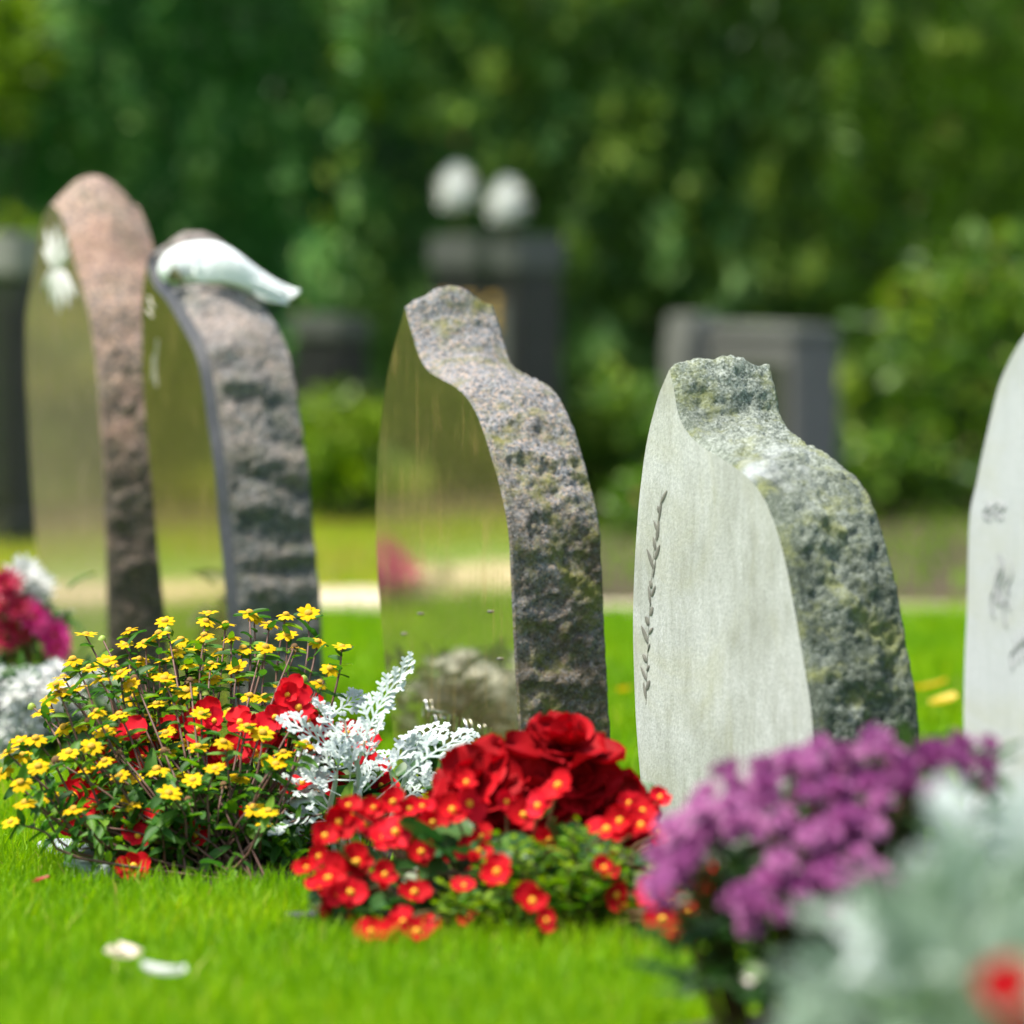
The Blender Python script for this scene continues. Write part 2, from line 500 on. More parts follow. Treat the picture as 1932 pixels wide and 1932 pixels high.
def sheet(name, x0, x1, y0, y1, z, mat, nx=2, ny=2, wob=0.0, kind="structure", curve=False):
    V, F = [], []
    for j in range(ny):
        for i in range(nx):
            x = x0 + (x1 - x0) * i / (nx - 1)
            y = y0 + (y1 - y0) * j / (ny - 1)
            y += bend(x) if curve else 0.0
            if wob and j in (0, ny - 1):
                y += wob * mnoise.noise(Vector((x * 1.7, j, 3)))
            V.append((x, y, z))
    for j in range(ny - 1):
        for i in range(nx - 1):
            F.append((j * nx + i, j * nx + i + 1, (j + 1) * nx + i + 1, (j + 1) * nx + i))
    o = obj(name, to_mesh(name, V, F, mat, False))
    return tag(o, kind=kind)


PATH0, PATH1, BED0 = 9.45, 10.15, 10.15
tag(sheet("lawn", -120, 120, -20, 260, 0.0, M_lawn, 40, 40), "mown green lawn under the gravestones", None)
tag(sheet("gravel_path", -40, 40, PATH0, PATH1, 0.006, M_path, 400, 3, 0.25, curve=True), "narrow beige gravel path behind the row of gravestones", None)
tag(sheet("planting_bed", 0.0, 40, PATH1 - 0.38, 17, 0.010, M_mulch, 100, 3, 0.3), "brown mulch bed in front of the right hedge", None)
tag(sheet("planting_bed", -40, -2.6, PATH1 + 0.6, 17, 0.003, M_mulch, 100, 3, 0.2), "brown mulch bed along the left hedge", None)

# where no grass grows: (x, y, rx, ry)
BARE = []


def soil_patch(name, c, rx, ry, h=0.025):
    V, F = [(c[0], c[1], h)], []
    n, rings = 28, 5
    for r in range(1, rings + 1):
        for k in range(n):
            a = 2 * math.pi * k / n
            e = 1 + 0.12 * mnoise.noise(Vector((math.cos(a) * 2 + c[0], math.sin(a) * 2, 1)))
            q = r / rings
            V.append((c[0] + rx * e * q * math.cos(a), c[1] + ry * e * q * math.sin(a),
                      -0.004 + (h + 0.004) * (1 - q ** 2) + (0.006 * mnoise.noise(Vector((q * 5, a * 3, c[0]))) if r < rings else 0)))
    for k in range(n):
        F.append((0, 1 + k, 1 + (k + 1) % n))
    for r in range(rings - 1):
        for k in range(n):
            a, b = 1 + r * n + k, 1 + r * n + (k + 1) % n
            F.append((a, a + n, b + n, b))
    BARE.append((c[0], c[1], rx * 0.85, ry * 0.85))
    return tag(obj(name, to_mesh(name, V, F, M_soil)), kind="structure")


# ---------------------------------------------------------------- gravestones
TH = math.radians(22)
D = Vector((-math.sin(TH), math.cos(TH), 0))          # along the row, away from the viewer
N = Vector((math.cos(TH), math.sin(TH), 0))           # through the stone, front to back


def smooth_outline(pts, step):
    n = max(8, int(sum((Vector(pts[i + 1]) - Vector(pts[i])).length for i in range(len(pts) - 1)) / step))
    raw = bez([(p[0], p[1], 0) for p in pts], n * 4)
    # resample evenly
    L = [0]
    for i in range(1, len(raw)):
        L.append(L[-1] + (raw[i] - raw[i - 1]).length)
    out, k = [], 0
    for i in range(n + 1):
        t = L[-1] * i / n
        while k < len(L) - 2 and L[k + 1] < t: k += 1
        f = (t - L[k]) / max(1e-9, L[k + 1] - L[k])
        out.append(raw[k].lerp(raw[k + 1], min(1, max(0, f))))
    return out


def facet(p, seed):
    """chipped plane: each cell of split rock tilts its own way"""
    q = mnoise.voronoi(p)[1][0]
    h = mnoise.noise_vector(q * 3.7 + Vector((seed, 1.3, 0.4)))
    return (p - q).dot(h) * 1.6 + h.x * 0.5


def gravestone(label, corner_px, y, near_px, far_px, thick, m_body, m_face, face_name="polished_face", chamfer=0.002, m_chamfer=None,
               rough_amp=0.006, crown=0.01, crown_top=0.02, seed=0, lump=0.0):
    C = at(corner_px, 1200, y); C.z = 0
    root = empty("gravestone", C, label, "gravestone", "row of gravestones on the lawn")
    pl_n = N

    def uv(px, py):
        r = ray(px, py)
        t = (C - CAMP).dot(pl_n) / r.dot(pl_n)
        p = CAMP + r * t - C
        return (p.dot(D), p.z)
    near = [uv(*p) for p in near_px]
    far = [uv(*p) for p in far_px]
    near = [(near[0][0] - 0.004, -0.06)] + near
    far = far + [(far[-1][0] - 0.01, -0.06)]
    A = smooth_outline(near, 0.0032)
    B = smooth_outline(far, 0.006)
    O = A + B[1:]
    if (A[-1] - B[0]).length > 1e-4: O = A + B
    n = len(O)
    # outward normals in the face plane (u to the far side; outline runs near-base -> tip -> far-base)
    nor = []
    for i in range(n):
        t = (O[min(i + 1, n - 1)] - O[max(i - 1, 0)]).normalized()
        nor.append(Vector((-t.y, t.x, 0)) * -1)
    cu = sum(o.x for o in O) / n
    if nor[len(A) // 3].dot(Vector((O[len(A) // 3].x - cu, 0, 0))) < 0:
        nor = [-q for q in nor]
    # soften normals round the tip
    for _ in range(3):
        nor = [((nor[max(i - 2, 0)] + nor[max(i - 1, 0)] + nor[i] + nor[min(i + 1, n - 1)] + nor[min(i + 2, n - 1)]).normalized()) for i in range(n)]
    hmax = max(o.y for o in O)

    def P(u, v, w):
        return D * u + N * w + Vector((0, 0, v))
    # body: rough edge strip from front to back
    MW = 36
    V, F = [], []
    ch = max(chamfer, 0.001)
    for i, o in enumerate(O):
        for j in range(MW + 1):
            q = j / MW
            w = ch + (thick - ch) * q
            env = min(1, q * 7) * (1 if q < 0.9 else 0.45 + 0.55 * (1 - q) / 0.1)
            s = Vector((o.x * 1.0 + seed * 3.1, w, o.y))
            top = max(0.0, min(1.0, nor[i].y)) ** 2 * max(0, (o.y / hmax - 0.72) / 0.28)
            d = crown * math.sin(math.pi * q) * 0.5 + crown_top * top * math.sin(math.pi * min(1, q * 1.05)) 
            d += rough_amp * env * (0.5 + 0.6 * min(1, max(0, 1.15 - o.y / hmax) / 0.5)) * (mnoise.fractal(s * 26, 0.55, 2.1, 6) * 0.9 + facet(s * 15 + Vector((3, 1, 7)), seed) * 0.7 + facet(s * 60, seed + 1) * 0.30 - 0.4 * max(0, mnoise.noise(s * 60 + Vector((9, 2, 1))) - 0.1))
            if lump:
                d += lump * env * math.sin(o.y * 130 + 4 * mnoise.noise(s * 9)) * (0.4 + mnoise.noise(s * 7))
            uvp = o + nor[i] * d
            V.append(P(uvp.x, uvp.y, w + 0.3 * rough_amp * env * (1 if q < 1 else 0) * mnoise.noise(s * 31)))
    for i in range(n - 1):
        for j in range(MW):
            a = i * (MW + 1) + j
            F.append((a, a + 1, a + MW + 2, a + MW + 1))
    back = [i * (MW + 1) + MW for i in range(n)]
    F.append(tuple(back))
    me = to_mesh("stone_body", V, F, m_body)
    bm = bmesh.new(); bm.from_mesh(me)
    bmesh.ops.triangulate(bm, faces=[f for f in bm.faces if len(f.verts) > 4])
    bmesh.ops.recalc_face_normals(bm, faces=bm.faces[:])
    bm.to_mesh(me); bm.free()
    obj("stone_body", me, root, Matrix.Translation(C))
    # bevelled rim between the edge and the face
    ins = [o - nor[i] * chamfer for i, o in enumerate(O)]
    V, F = [], []
    for i in range(n):
        V.append(P(O[i].x, O[i].y, ch)); V.append(P(ins[i].x, ins[i].y, 0))
    for i in range(n - 1):
        F.append((2 * i, 2 * i + 1, 2 * i + 3, 2 * i + 2))
    me = to_mesh("bevelled_rim", V, F, m_chamfer or m_body)
    obj("bevelled_rim", me, root, Matrix.Translation(C))
    V = [P(p.x, p.y, 0) for p in ins]
    me = to_mesh(face_name, V, [tuple(range(n))], m_face, False)
    bm = bmesh.new(); bm.from_mesh(me)
    bmesh.ops.triangulate(bm, faces=bm.faces[:])
    for f in bm.faces:
        if f.normal.dot(N) > 0: f.normal_flip()
    bm.to_mesh(me); bm.free()
    obj(face_name, me, root, Matrix.Translation(C))
    um = sum(o.x for o in O) / n
    w0 = max(o.x for o in O)
    c2 = C + D * (w0 / 2) + N * (thick / 2)
    STONES.append((C, w0, thick))
    return root, C, uv, P


STONES = []
Y3 = 6.04
st1, C1, uv1, P1 = gravestone("tall arched pinkish granite gravestone with a white flower relief, farthest left", 206, 7.37,
    [(206, 1370), (204, 1227), (202, 1086), (199, 981), (195, 865), (190, 794), (185, 724), (178, 654), (169, 594), (155, 538), (144, 502), (134, 460), (123, 425), (112, 397), (102, 384)],
    [(96, 384), (88, 392), (80, 408), (72, 443), (63, 502), (52, 566), (47, 618), (48, 724), (54, 829), (60, 935), (66, 1020), (71, 1120), (78, 1240), (84, 1320)],
    0.112, M_gr1, M_face1, chamfer=0.003, rough_amp=0.0036, crown=0.012, crown_top=0.030, seed=1)
st2, C2, uv2, P2 = gravestone("dark grey ripple-edged granite gravestone with a white dove on its shoulder", 441, 6.9,
    [(441, 1430), (438, 1280), (434, 1157), (427, 1069), (418, 981), (415, 935), (408, 865), (397, 794), (390, 741), (380, 682), (366, 640), (341, 594), (316, 552), (294, 526), (284, 500), (279, 474)],
    [(276, 474), (270, 505), (266, 532), (264, 560), (263, 620), (264, 690), (267, 760), (271, 810), (277, 880), (284, 935), (289, 1000), (300, 1110), (310, 1200), (322, 1330), (330, 1390)],
    0.116, M_gr2, M_face2, chamfer=0.011, m_chamfer=M_bevel2, rough_amp=0.0042, crown=0.008, crown_top=0.022, seed=2, lump=0.0042)
st3, C3, uv3, P3 = gravestone("sharp mirror-polished gravestone with bottle-shaped speckled shoulder, middle of the row", 990, Y3,
    [(990, 1575), (984, 1460), (978, 1350), (970, 1200), (965, 1090), (960, 1000), (945, 920), (925, 850), (905, 790), (885, 752), (860, 727), (835, 713), (812, 699), (797, 680), (787, 655), (778, 625), (770, 597), (765, 578)],
    [(763, 578), (757, 600), (745, 640), (733, 690), (722, 760), (714, 830), (709, 920), (708, 1000), (711, 1080), (716, 1150), (724, 1240), (733, 1320), (741, 1393), (752, 1470), (760, 1530)],
    0.1037, M_gr3, M_face3, chamfer=0.0022, rough_amp=0.0062, crown=0.006, crown_top=0.020, seed=3)
st4, C4, uv4, P4 = gravestone("pale lichen-covered matt gravestone with a rough greenish edge, right of the mirror-polished one", 1546, 5.36,
    [(1546, 1720), (1543, 1500), (1538, 1369), (1529, 1294), (1515, 1211), (1500, 1128), (1484, 1046), (1463, 975), (1438, 921), (1405, 884), (1364, 855), (1318, 826), (1287, 785), (1275, 727), (1266, 687)],
    [(1262, 687), (1248, 716), (1235, 752), (1217, 825), (1206, 900), (1198, 983), (1192, 1087), (1190, 1190), (1194, 1328), (1199, 1410), (1206, 1490), (1220, 1640)],
    0.1065, M_gr4, M_face4, "weathered_face", chamfer=0.006, rough_amp=0.0075, crown=0.010, crown_top=0.004, seed=4)
st5, C5, uv5, P5 = gravestone("smooth light grey gravestone cut off by the right edge of the picture", 2215, 4.80,
    [(2215, 1860), (2205, 1600), (2195, 1400), (2175, 1150), (2145, 960), (2105, 830), (2055, 720), (2005, 640), (1970, 606)],
    [(1962, 602), (1945, 604), (1932, 613), (1915, 634), (1894, 673), (1877, 714), (1861, 776), (1844, 851), (1832, 909), (1821, 963), (1817, 1046), (1815, 1149), (1811, 1240), (1809, 1340), (1811, 1500), (1818, 1700)],
    0.11, M_gr5, M_face5, "smooth_face", chamfer=0.01, rough_amp=0.002, crown=0.01, crown_top=0.008, seed=5)


def on_face(uv, C, P, px, py, w=-0.001):
    u, v = uv(px, py)
    return C + P(u, v, w)


def stroke(name, root, uv, C, P, pts, r, mat, w=-0.001, flat=0.5):
    """a raised or inlaid line lying on the stone face"""
    c = bez([on_face(uv, C, P, x, y, w) for x, y in pts], max(6, len(pts) * 4))
    V, F = tube(c, r, r * 0.6, 5, C)
    return obj(name, to_mesh(name, V, F, mat), root, Matrix.Translation(C))


def face_petal(name, root, uv, C, P, base, tip, halfw_px, mat, lift=0.004):
    """one petal of a relief, domed off the stone face"""
    u0, v0 = uv(*base); u1, v1 = uv(*tip)
    a, b = Vector((u0, v0, 0)), Vector((u1, v1, 0))
    t = (b - a); s = Vector((-t.y, t.x, 0)).normalized() * halfw_px
    V, F = [], []
    NA, NB = 7, 4
    for i in range(NA + 1):
        f = i / NA
        w = math.sin(math.pi * min(0.985, max(0.03, f)) ** 0.8) ** 0.7
        for j in range(NB + 1):
            g = j / NB * 2 - 1
            p = a + t * f + s * (g * w)
            V.append(P(p.x, p.y, -0.0005 - lift * (1 - g * g) * w))
    for i in range(NA):
        for j in range(NB):
            k = i * (NB + 1) + j
            F.append((k, k + 1, k + NB + 2, k + NB + 1))
    return obj(name, to_mesh(name, V, F, mat), root, Matrix.Translation(C))


# white flower relief on the arched stone
for b, t, hw in [((103, 506), (87, 432), 0.013), ((106, 506), (107, 424), 0.016), ((110, 506), (127, 440), 0.016), ((104, 506), (82, 468), 0.010), ((112, 506), (131, 474), 0.011),
                 ((101, 508), (83, 548), 0.011), ((104, 510), (97, 576), 0.014), ((107, 510), (112, 592), 0.016), ((111, 510), (131, 580), 0.016), ((113, 508), (144, 560), 0.013)]:
    face_petal("relief_petal", st1, uv1, C1, P1, b, t, hw * 0.72, M_whitepaint)
# small pale marks on the dove stone's face
for pts in [[(282, 560), (286, 575), (292, 580)], [(280, 585), (288, 598)], [(298, 640), (294, 690), (296, 730)], [(290, 670), (288, 720)]]:
    stroke("engraved_line", st2, uv2, C2, P2, pts, 0.0012, M_whitepaint)
# dark pegs and script lettering low on the polished stone
for px, py in [(763, 1196), (794, 1158), (926, 1154), (944, 1243)]:
    c = on_face(uv3, C3, P3, px, py, -0.0015)
    V, F = tube([c + N * 0.002, c, c - N * 0.002], 0.0018, 0.0014, 6, C3)
    F.append(tuple(range(len(V) - 6, len(V))))
    obj("metal_peg", to_mesh("metal_peg", V, F, M_engrave), st3, Matrix.Translation(C3))
for pts in [[(803, 1352), (803, 1328), (808, 1322), (812, 1338), (824, 1341), (840, 1345)], [(818, 1372), (820, 1352), (826, 1350), (830, 1368)], [(838, 1372), (840, 1354), (846, 1356)],
            [(852, 1378), (852, 1352), (856, 1350)], [(866, 1380), (868, 1352)], [(876, 1382), (878, 1358), (884, 1364), (888, 1384)], [(896, 1384), (898, 1364)], [(906, 1386), (907, 1368), (912, 1374)], [(920, 1388), (922, 1372)]]:
    stroke("script_letter", st3, uv3, C3, P3, pts, 0.0011, M_steel, -0.003)
# dark carved branch on the lichen stone
random.seed(21)
stem_px = [(1219, 1330), (1222, 1240), (1226, 1150), (1232, 1060), (1241, 985), (1250, 920)]
stroke("carved_branch", st4, uv4, C4, P4, stem_px, 0.0007, M_engrave, 0.0002)
for k in range(22):
    f = 0.03 + 0.94 * k / 22
    y = 1330 - 410 * f
    x = 1219 + 31 * f ** 1.6
    sgn = 1 if k % 2 else -1
    face_petal("carved_leaf", st4, uv4, C4, P4, (x, y), (x + sgn * random.uniform(3, 13), y - random.uniform(10, 40)), random.uniform(0.0012, 0.0042), M_engrave, 0.0006)
# soft grey lettering on the right-hand stone
for cx, cy, sx, sy, k in [(1876, 968, 20, 32, 5), (1890, 1130, 18, 95, 6), (1925, 1240, 18, 60, 4)]:
    for q in range(k):
        x = cx - sx + 2 * sx * (q + 0.5) / k
        y0 = cy - sy + random.uniform(0, sy * 0.6)
        stroke("engraved_letter", st5, uv5, C5, P5, [(x, y0 + sy), (x - 4, y0 + sy * 0.6), (x + 5, y0 + sy * 0.3), (x, y0)], 0.0022, M_engrave5, 0.0004)


# ---------------------------------------------------------------- plant building blocks (local: grows along +Y, faces +Z)
def petal_grid(L, W, na=5, nb=4, cup=0.2, curl=0.2, ruffle=0.0, seed=0, y0=0.0, blunt=0.75, notch=0.0):
    r = random.Random(seed)
    ph = r.uniform(0, 6)
    V, F = [], []
    for i in range(na + 1):
        a = i / na
        w = math.sin(math.pi * (0.04 + 0.93 * a) ** blunt) ** 0.6 * W / 2
        for j in range(nb + 1):
            b = j / nb * 2 - 1
            y = y0 + L * a * (1 - notch * (1 - abs(b)) * (a > 0.9))
            z = cup * W * b * b * 0.5 + curl * L * a * a + ruffle * W * math.sin(b * 5 + ph + a * 3) * a * a
            V.append(Vector((w * b, y, z)))
    for i in range(na):
        for j in range(nb):
            k = i * (nb + 1) + j
            F.append((k, k + 1, k + nb + 2, k + nb + 1))
    return V, F


def join(pieces):
    V, F = [], []
    for v, f, M in pieces:
        o = len(V)
        V += [M @ p for p in v] if M is not None else list(v)
        F += [tuple(i + o for i in q) for q in f]
    return V, F


def rotz(a): return Matrix.Rotation(a, 4, 'Z')
def rotx(a): return Matrix.Rotation(a, 4, 'X')


def dome(r, h, n=8, rings=3, z0=0.0):
    V, F = [], []
    for i in range(rings):
        a = i / rings * math.pi / 2
        for k in range(n):
            t = 2 * math.pi * k / n
            V.append(Vector((r * math.cos(a) * math.cos(t), r * math.cos(a) * math.sin(t), z0 + h * math.sin(a))))
    V.append(Vector((0, 0, z0 + h)))
    for i in range(rings - 1):
        for k in range(n):
            k2 = (k + 1) % n
            F.append((i * n + k, i * n + k2, (i + 1) * n + k2, (i + 1) * n + k))
    for k in range(n):
        F.append(((rings - 1) * n + k, (rings - 1) * n + (k + 1) % n, len(V) - 1))
    return V, F


def flower_ring(n, L, W, y0, lift, curl, cup, seed, na=3, nb=2, jit=0.12, blunt=0.8, notch=0.0, ruffle=0.0):
    r = random.Random(seed)
    ps = []
    for k in range(n):
        v, f = petal_grid(L * r.uniform(0.9, 1.08), W, na, nb, cup, curl * r.uniform(0.4, 1.6), ruffle, seed + k, y0, blunt, notch)
        ps.append((v, f, rotz(2 * math.pi * k / n + r.uniform(-jit, jit)) @ rotx(lift + r.uniform(-0.12, 0.12))))
    return join(ps)


Z_FLOW = [to_mesh("zinnia_petals", *flower_ring(n, 0.0073, 0.0046, 0.0022, 0.12 - 0.1 * s, -0.10, -0.1, 31 + s * 17, 4, 2, 0.14, 0.7, 0.16), M_zpetal, True) for s, n in enumerate((10, 9, 11, 8, 10))]
Z_DISC = to_mesh("flower_centre", *dome(0.0031, 0.0019, 9, 3, 0.0004), M_zdisc)
Z_BUD = to_mesh("flower_bud", *dome(0.0042, 0.0055, 8, 4, -0.002), M_bud)


def leaf_variants(name, L, W, mat, n, curl=-0.25, cup=0.5, na=4, nb=2, blunt=0.75):
    out = []
    for s in range(n):
        v, f = petal_grid(L, W, na, nb, cup * (0.6 + 0.25 * s), curl * (0.4 + 0.5 * s), 0.03, 50 + s, 0, blunt)
        out.append(to_mesh(name, v, f, mat))
    return out


Z_LEAF = leaf_variants("leaf", 0.021, 0.0105, M_zleaf, 4)
B_LEAF = leaf_variants("leaf", 0.040, 0.036, M_bleaf, 4, -0.15, 0.35, 5, 4, 0.85)
G_LEAF = leaf_variants("leaf", 0.034, 0.014, M_gleaf, 3)


def begonia_flower(seed, mat):
    r = random.Random(seed)
    ps = []
    for k, (L, W) in enumerate([(0.0165, 0.022), (0.0125, 0.0135), (0.0165, 0.022), (0.0125, 0.0135)]):
        v, f = petal_grid(L * r.uniform(0.9, 1.1), W * r.uniform(0.9, 1.1), 5, 4, 0.22, r.uniform(-0.2, 0.15), 0.05, seed + k, 0.0008, 0.95)
        ps.append((v, f, rotz(k * math.pi / 2 + r.uniform(-0.15, 0.15)) @ rotx(r.uniform(-0.1, 0.65))))
    v, f = join(ps)
    return to_mesh("flower", v, f, mat)


def knob(name, r, mat, seed=0):
    v, f = dome(r, r * 1.3, 8, 3)
    rr = random.Random(seed)
    v = [p * rr.uniform(0.85, 1.15) for p in v]
    return to_mesh(name, v, f, mat)


B_FLOW = [begonia_flower(200 + 9 * s, M_red) for s in range(12)]
B_DISC = knob("flower_centre", 0.0036, M_yc)


def pompon(name, rings, mat, seed=0):
    ps = []
    for (n, L, W, y0, lift, z) in rings:
        v, f = flower_ring(n, L, W, y0, lift, 0.12, 0.25, seed + n, 2, 1, 0.2, 0.8)
        ps.append((v, f, Matrix.Translation((0, 0, z))))
    v, f = join(ps)
    return to_mesh(name, v, f, mat)


MUM = [(15, 0.0135, 0.0052, 0.002, 0.0, 0), (12, 0.0115, 0.005, 0.0018, 0.45, 0.001), (9, 0.009, 0.0045, 0.001, 0.85, 0.002), (5, 0.007, 0.004, 0.0003, 1.25, 0.003)]
P_FLOW = [pompon("flower", MUM, M_purple, s * 100) for s in range(3)]
W_FLOW = [pompon("flower", [(11, 0.019, 0.0062, 0.002, 0.1, 0), (9, 0.018, 0.0055, 0.0015, 0.6, 0.001), (6, 0.016, 0.005, 0.0006, 1.05, 0.002)], M_white, s * 77) for s in range(3)]
PK_FLOW = [pompon("flower", [(16, 0.026, 0.009, 0.003, 0.0, 0), (12, 0.020, 0.008, 0.002, 0.45, 0.002), (8, 0.013, 0.007, 0.001, 0.9, 0.004)], mt, s * 55) for s, mt in enumerate((M_pink, M_pink, M_rose, M_white))]


# ---------------------------------------------------------------- the white dove on the dove stone
def build_dove():
    zx = lambda x, y: (x * 0.3516, 302 + y * 0.3516)
    top = [(846, 592), (858, 545), (885, 503), (920, 475), (960, 455), (1000, 441), (1060, 432), (1120, 431), (1180, 440), (1250, 474), (1330, 540), (1400, 592), (1480, 645), (1545, 676), (1588, 690)]
    bot = [(848, 602), (858, 630), (882, 655), (918, 668), (955, 676), (1000, 690), (1060, 703), (1120, 712), (1180, 718), (1250, 724), (1330, 736), (1400, 752), (1480, 750), (1545, 728), (1588, 706)]
    wid = [0.2, 0.7, 0.95, 1.0, 0.95, 0.95, 1.0, 1.05, 1.05, 1.0, 0.9, 0.7, 0.6, 0.7, 1.0]
    u, v = uv2(318, 553)
    base = C2 + P2(u + 0.01, v, 0.05)
    yd = base.y
    root = empty("dove_figurine", base, "white ceramic dove figurine crouching on the dark gravestone's shoulder", "figurine")
    V, F = [], []
    S = 20
    for (tx, ty), (bx, by), w in zip(top, bot, wid):
        a = at(*zx(tx, ty), yd); b = at(*zx(bx, by), yd)
        c = (a + b) / 2; h = (a - b).length / 2
        up = (a - b).normalized()
        dep = Vector((D.x, D.y, 0))
        for k in range(S):
            an = 2 * math.pi * k / S
            V.append(c - base + up * (h * math.sin(an)) + dep * (h * w * 0.85 * math.cos(an)) + N * 0)
    R = len(top)
    for i in range(R - 1):
        for k in range(S):
            k2 = (k + 1) % S
            F.append((i * S + k, i * S + k2, (i + 1) * S + k2, (i + 1) * S + k))
    F.append(tuple(range(S))); F.append(tuple(range((R - 1) * S, R * S)))
    me = to_mesh("bird_body", V, F, M_dove)
    bm = bmesh.new(); bm.from_mesh(me)
    bmesh.ops.recalc_face_normals(bm, faces=bm.faces[:]); bm.to_mesh(me); bm.free()
    body = obj("bird_body", me, root, Matrix.Translation(base))
    ss = body.modifiers.new("smooth", 'SUBSURF'); ss.levels = 2; ss.render_levels = 2

    def shell(name, rows, mat, thick):
        V, F = [], []
        nc = len(rows[0])
        for r in rows:
            for (x, y, off) in r:
                V.append(at(*zx(x, y), yd) - base - D * off)
        for i in range(len(rows) - 1):
            for j in range(nc - 1):
                a = i * nc + j
                F.append((a, a + 1, a + nc + 1, a + nc))
        o = obj(name, to_mesh(name, V, F, mat), root, Matrix.Translation(base))
        s = o.modifiers.new("s", 'SUBSURF'); s.levels = 2; s.render_levels = 2
        t = o.modifiers.new("t", 'SOLIDIFY'); t.thickness = thick; t.offset = 0
        return o
    # near wing folded along the flank, three overlapping feather rows
    shell("wing", [[(985, 560, 0.036), (1080, 505, 0.040), (1190, 505, 0.0385), (1300, 585, 0.031), (1400, 648, 0.024), (1500, 690, 0.018)],
                   [(975, 610, 0.041), (1080, 570, 0.0445), (1190, 575, 0.043), (1300, 635, 0.034), (1400, 680, 0.026), (1505, 702, 0.020)],
                   [(1000, 660, 0.039), (1080, 650, 0.042), (1190, 655, 0.041), (1300, 690, 0.033), (1400, 708, 0.026), (1500, 714, 0.020)]], M_dove, 0.004)
    shell("tail", [[(1330, 690, 0.016), (1420, 690, 0.015), (1510, 692, 0.014), (1592, 694, 0.013)],
                   [(1340, 730, 0.020), (1430, 738, 0.019), (1510, 728, 0.018), (1590, 706, 0.016)],
                   [(1370, 752, 0.022), (1440, 770, 0.021), (1500, 762, 0.020), (1565, 728, 0.018)]], M_dove, 0.004)
    # overlapping feathers on the flank
    for row, (yo, x0, x1, nf, off) in enumerate([(0, 1010, 1330, 8, 0.0415), (42, 1000, 1360, 9, 0.0440), (86, 1030, 1380, 8, 0.0420)]):
        for q in range(nf):
            f = q / (nf - 1)
            x = x0 + (x1 - x0) * f
            yy = 520 + yo + 105 * max(0, f - 0.25) ** 1.2 * 1.4
            p = at(*zx(x, yy), yd) - D * (off - 0.012 * f)
            d = at(*zx(x + 60, yy + 26), yd) - at(*zx(x, yy), yd)
            v, ff = petal_grid(0.026 + 0.012 * f, 0.011, 6, 4, -0.35, -0.05, 0, row * 9 + q, -0.006, 0.8)
            obj("feather", to_mesh("feather", v, ff, M_dove), root, frame(p, d, -D + Vector((0, 0, 0.25)), 1.0))
    # beak tucked to the breast
    b0, b1 = at(*zx(878, 612), yd) - D * 0.030, at(*zx(938, 662), yd) - D * 0.036
    V, F = tube(bez([b0, b0.lerp(b1, 0.5) + Vector((0, 0, 0.002)), b1], 6), 0.010, 0.0015, 8, base)
    F.append(tuple(range(8)))
    obj("beak", to_mesh("beak", V, F, M_beak), root, Matrix.Translation(base))
    e = at(*zx(893, 560), yd) - D * 0.0255
    V, F = tube([e, e - D * 0.003], 0.0022, 0.001, 8, base); F.append(tuple(range(8, 16)))
    obj("eye", to_mesh("eye", V, F, M_beak), root, Matrix.Translation(base))


build_dove()


class Plant:
    """collects leaves; the largest-showing ones become parts, the rest one mass"""
    def __init__(self, name, base, label, cat, group=None):
        self.base = Vector(base)
        self.root = empty(name, self.base, label, cat, group)
        self.leaves = []

    def stem(self, pts, r0, r1, mat, name="stem", n=8, sides=5):
        c = bez(pts, n)
        V, F = tube(c, r0, r1, sides, self.base)
        obj(name, to_mesh(name, V, F, mat), self.root, Matrix.Translation(self.base))
        return c

    def leaf(self, me, M):
        self.leaves.append((me, M))

    def flower(self, me, M, centre=None, name="flower"):
        o = obj(name, me, self.root, M)
        if centre is not None:
            obj("flower_centre", centre, o, M)
        return o

    def finish(self, limit=300, score=None, mass="foliage", mat=None):
        L = self.leaves
        L.sort(key=score or (lambda t: t[1].translation.y))
        for me, M in L[:limit]:
            obj("leaf", me, self.root, M)
        rest = L[limit:]
        if rest:
            Vs, Ts, Tn, off = [], [], [], 0
            cache = {}
            for me, M in rest:
                if me.name not in cache:
                    co = np.empty(len(me.vertices) * 3, dtype=np.float32); me.vertices.foreach_get("co", co)
                    me.calc_loop_triangles()
                    tr = np.empty(len(me.loop_triangles) * 3, dtype=np.int32); me.loop_triangles.foreach_get("vertices", tr)
                    cache[me.name] = (co.reshape(-1, 3), tr.reshape(-1, 3))
                co, tr = cache[me.name]
                A = np.array(M.to_3x3()); t = np.array(M.translation - self.base)
                Vs.append(co @ A.T + t); Ts.append(tr + off); Tn.append(np.full(len(co), random.random())); off += len(co)
            me = bulk_mesh(mass, np.concatenate(Vs), np.concatenate(Ts), mat or rest[0][0].materials[0], np.concatenate(Tn), True)
            o = obj(mass, me, self.root, Matrix.Translation(self.base))
            o["kind"] = "stuff"


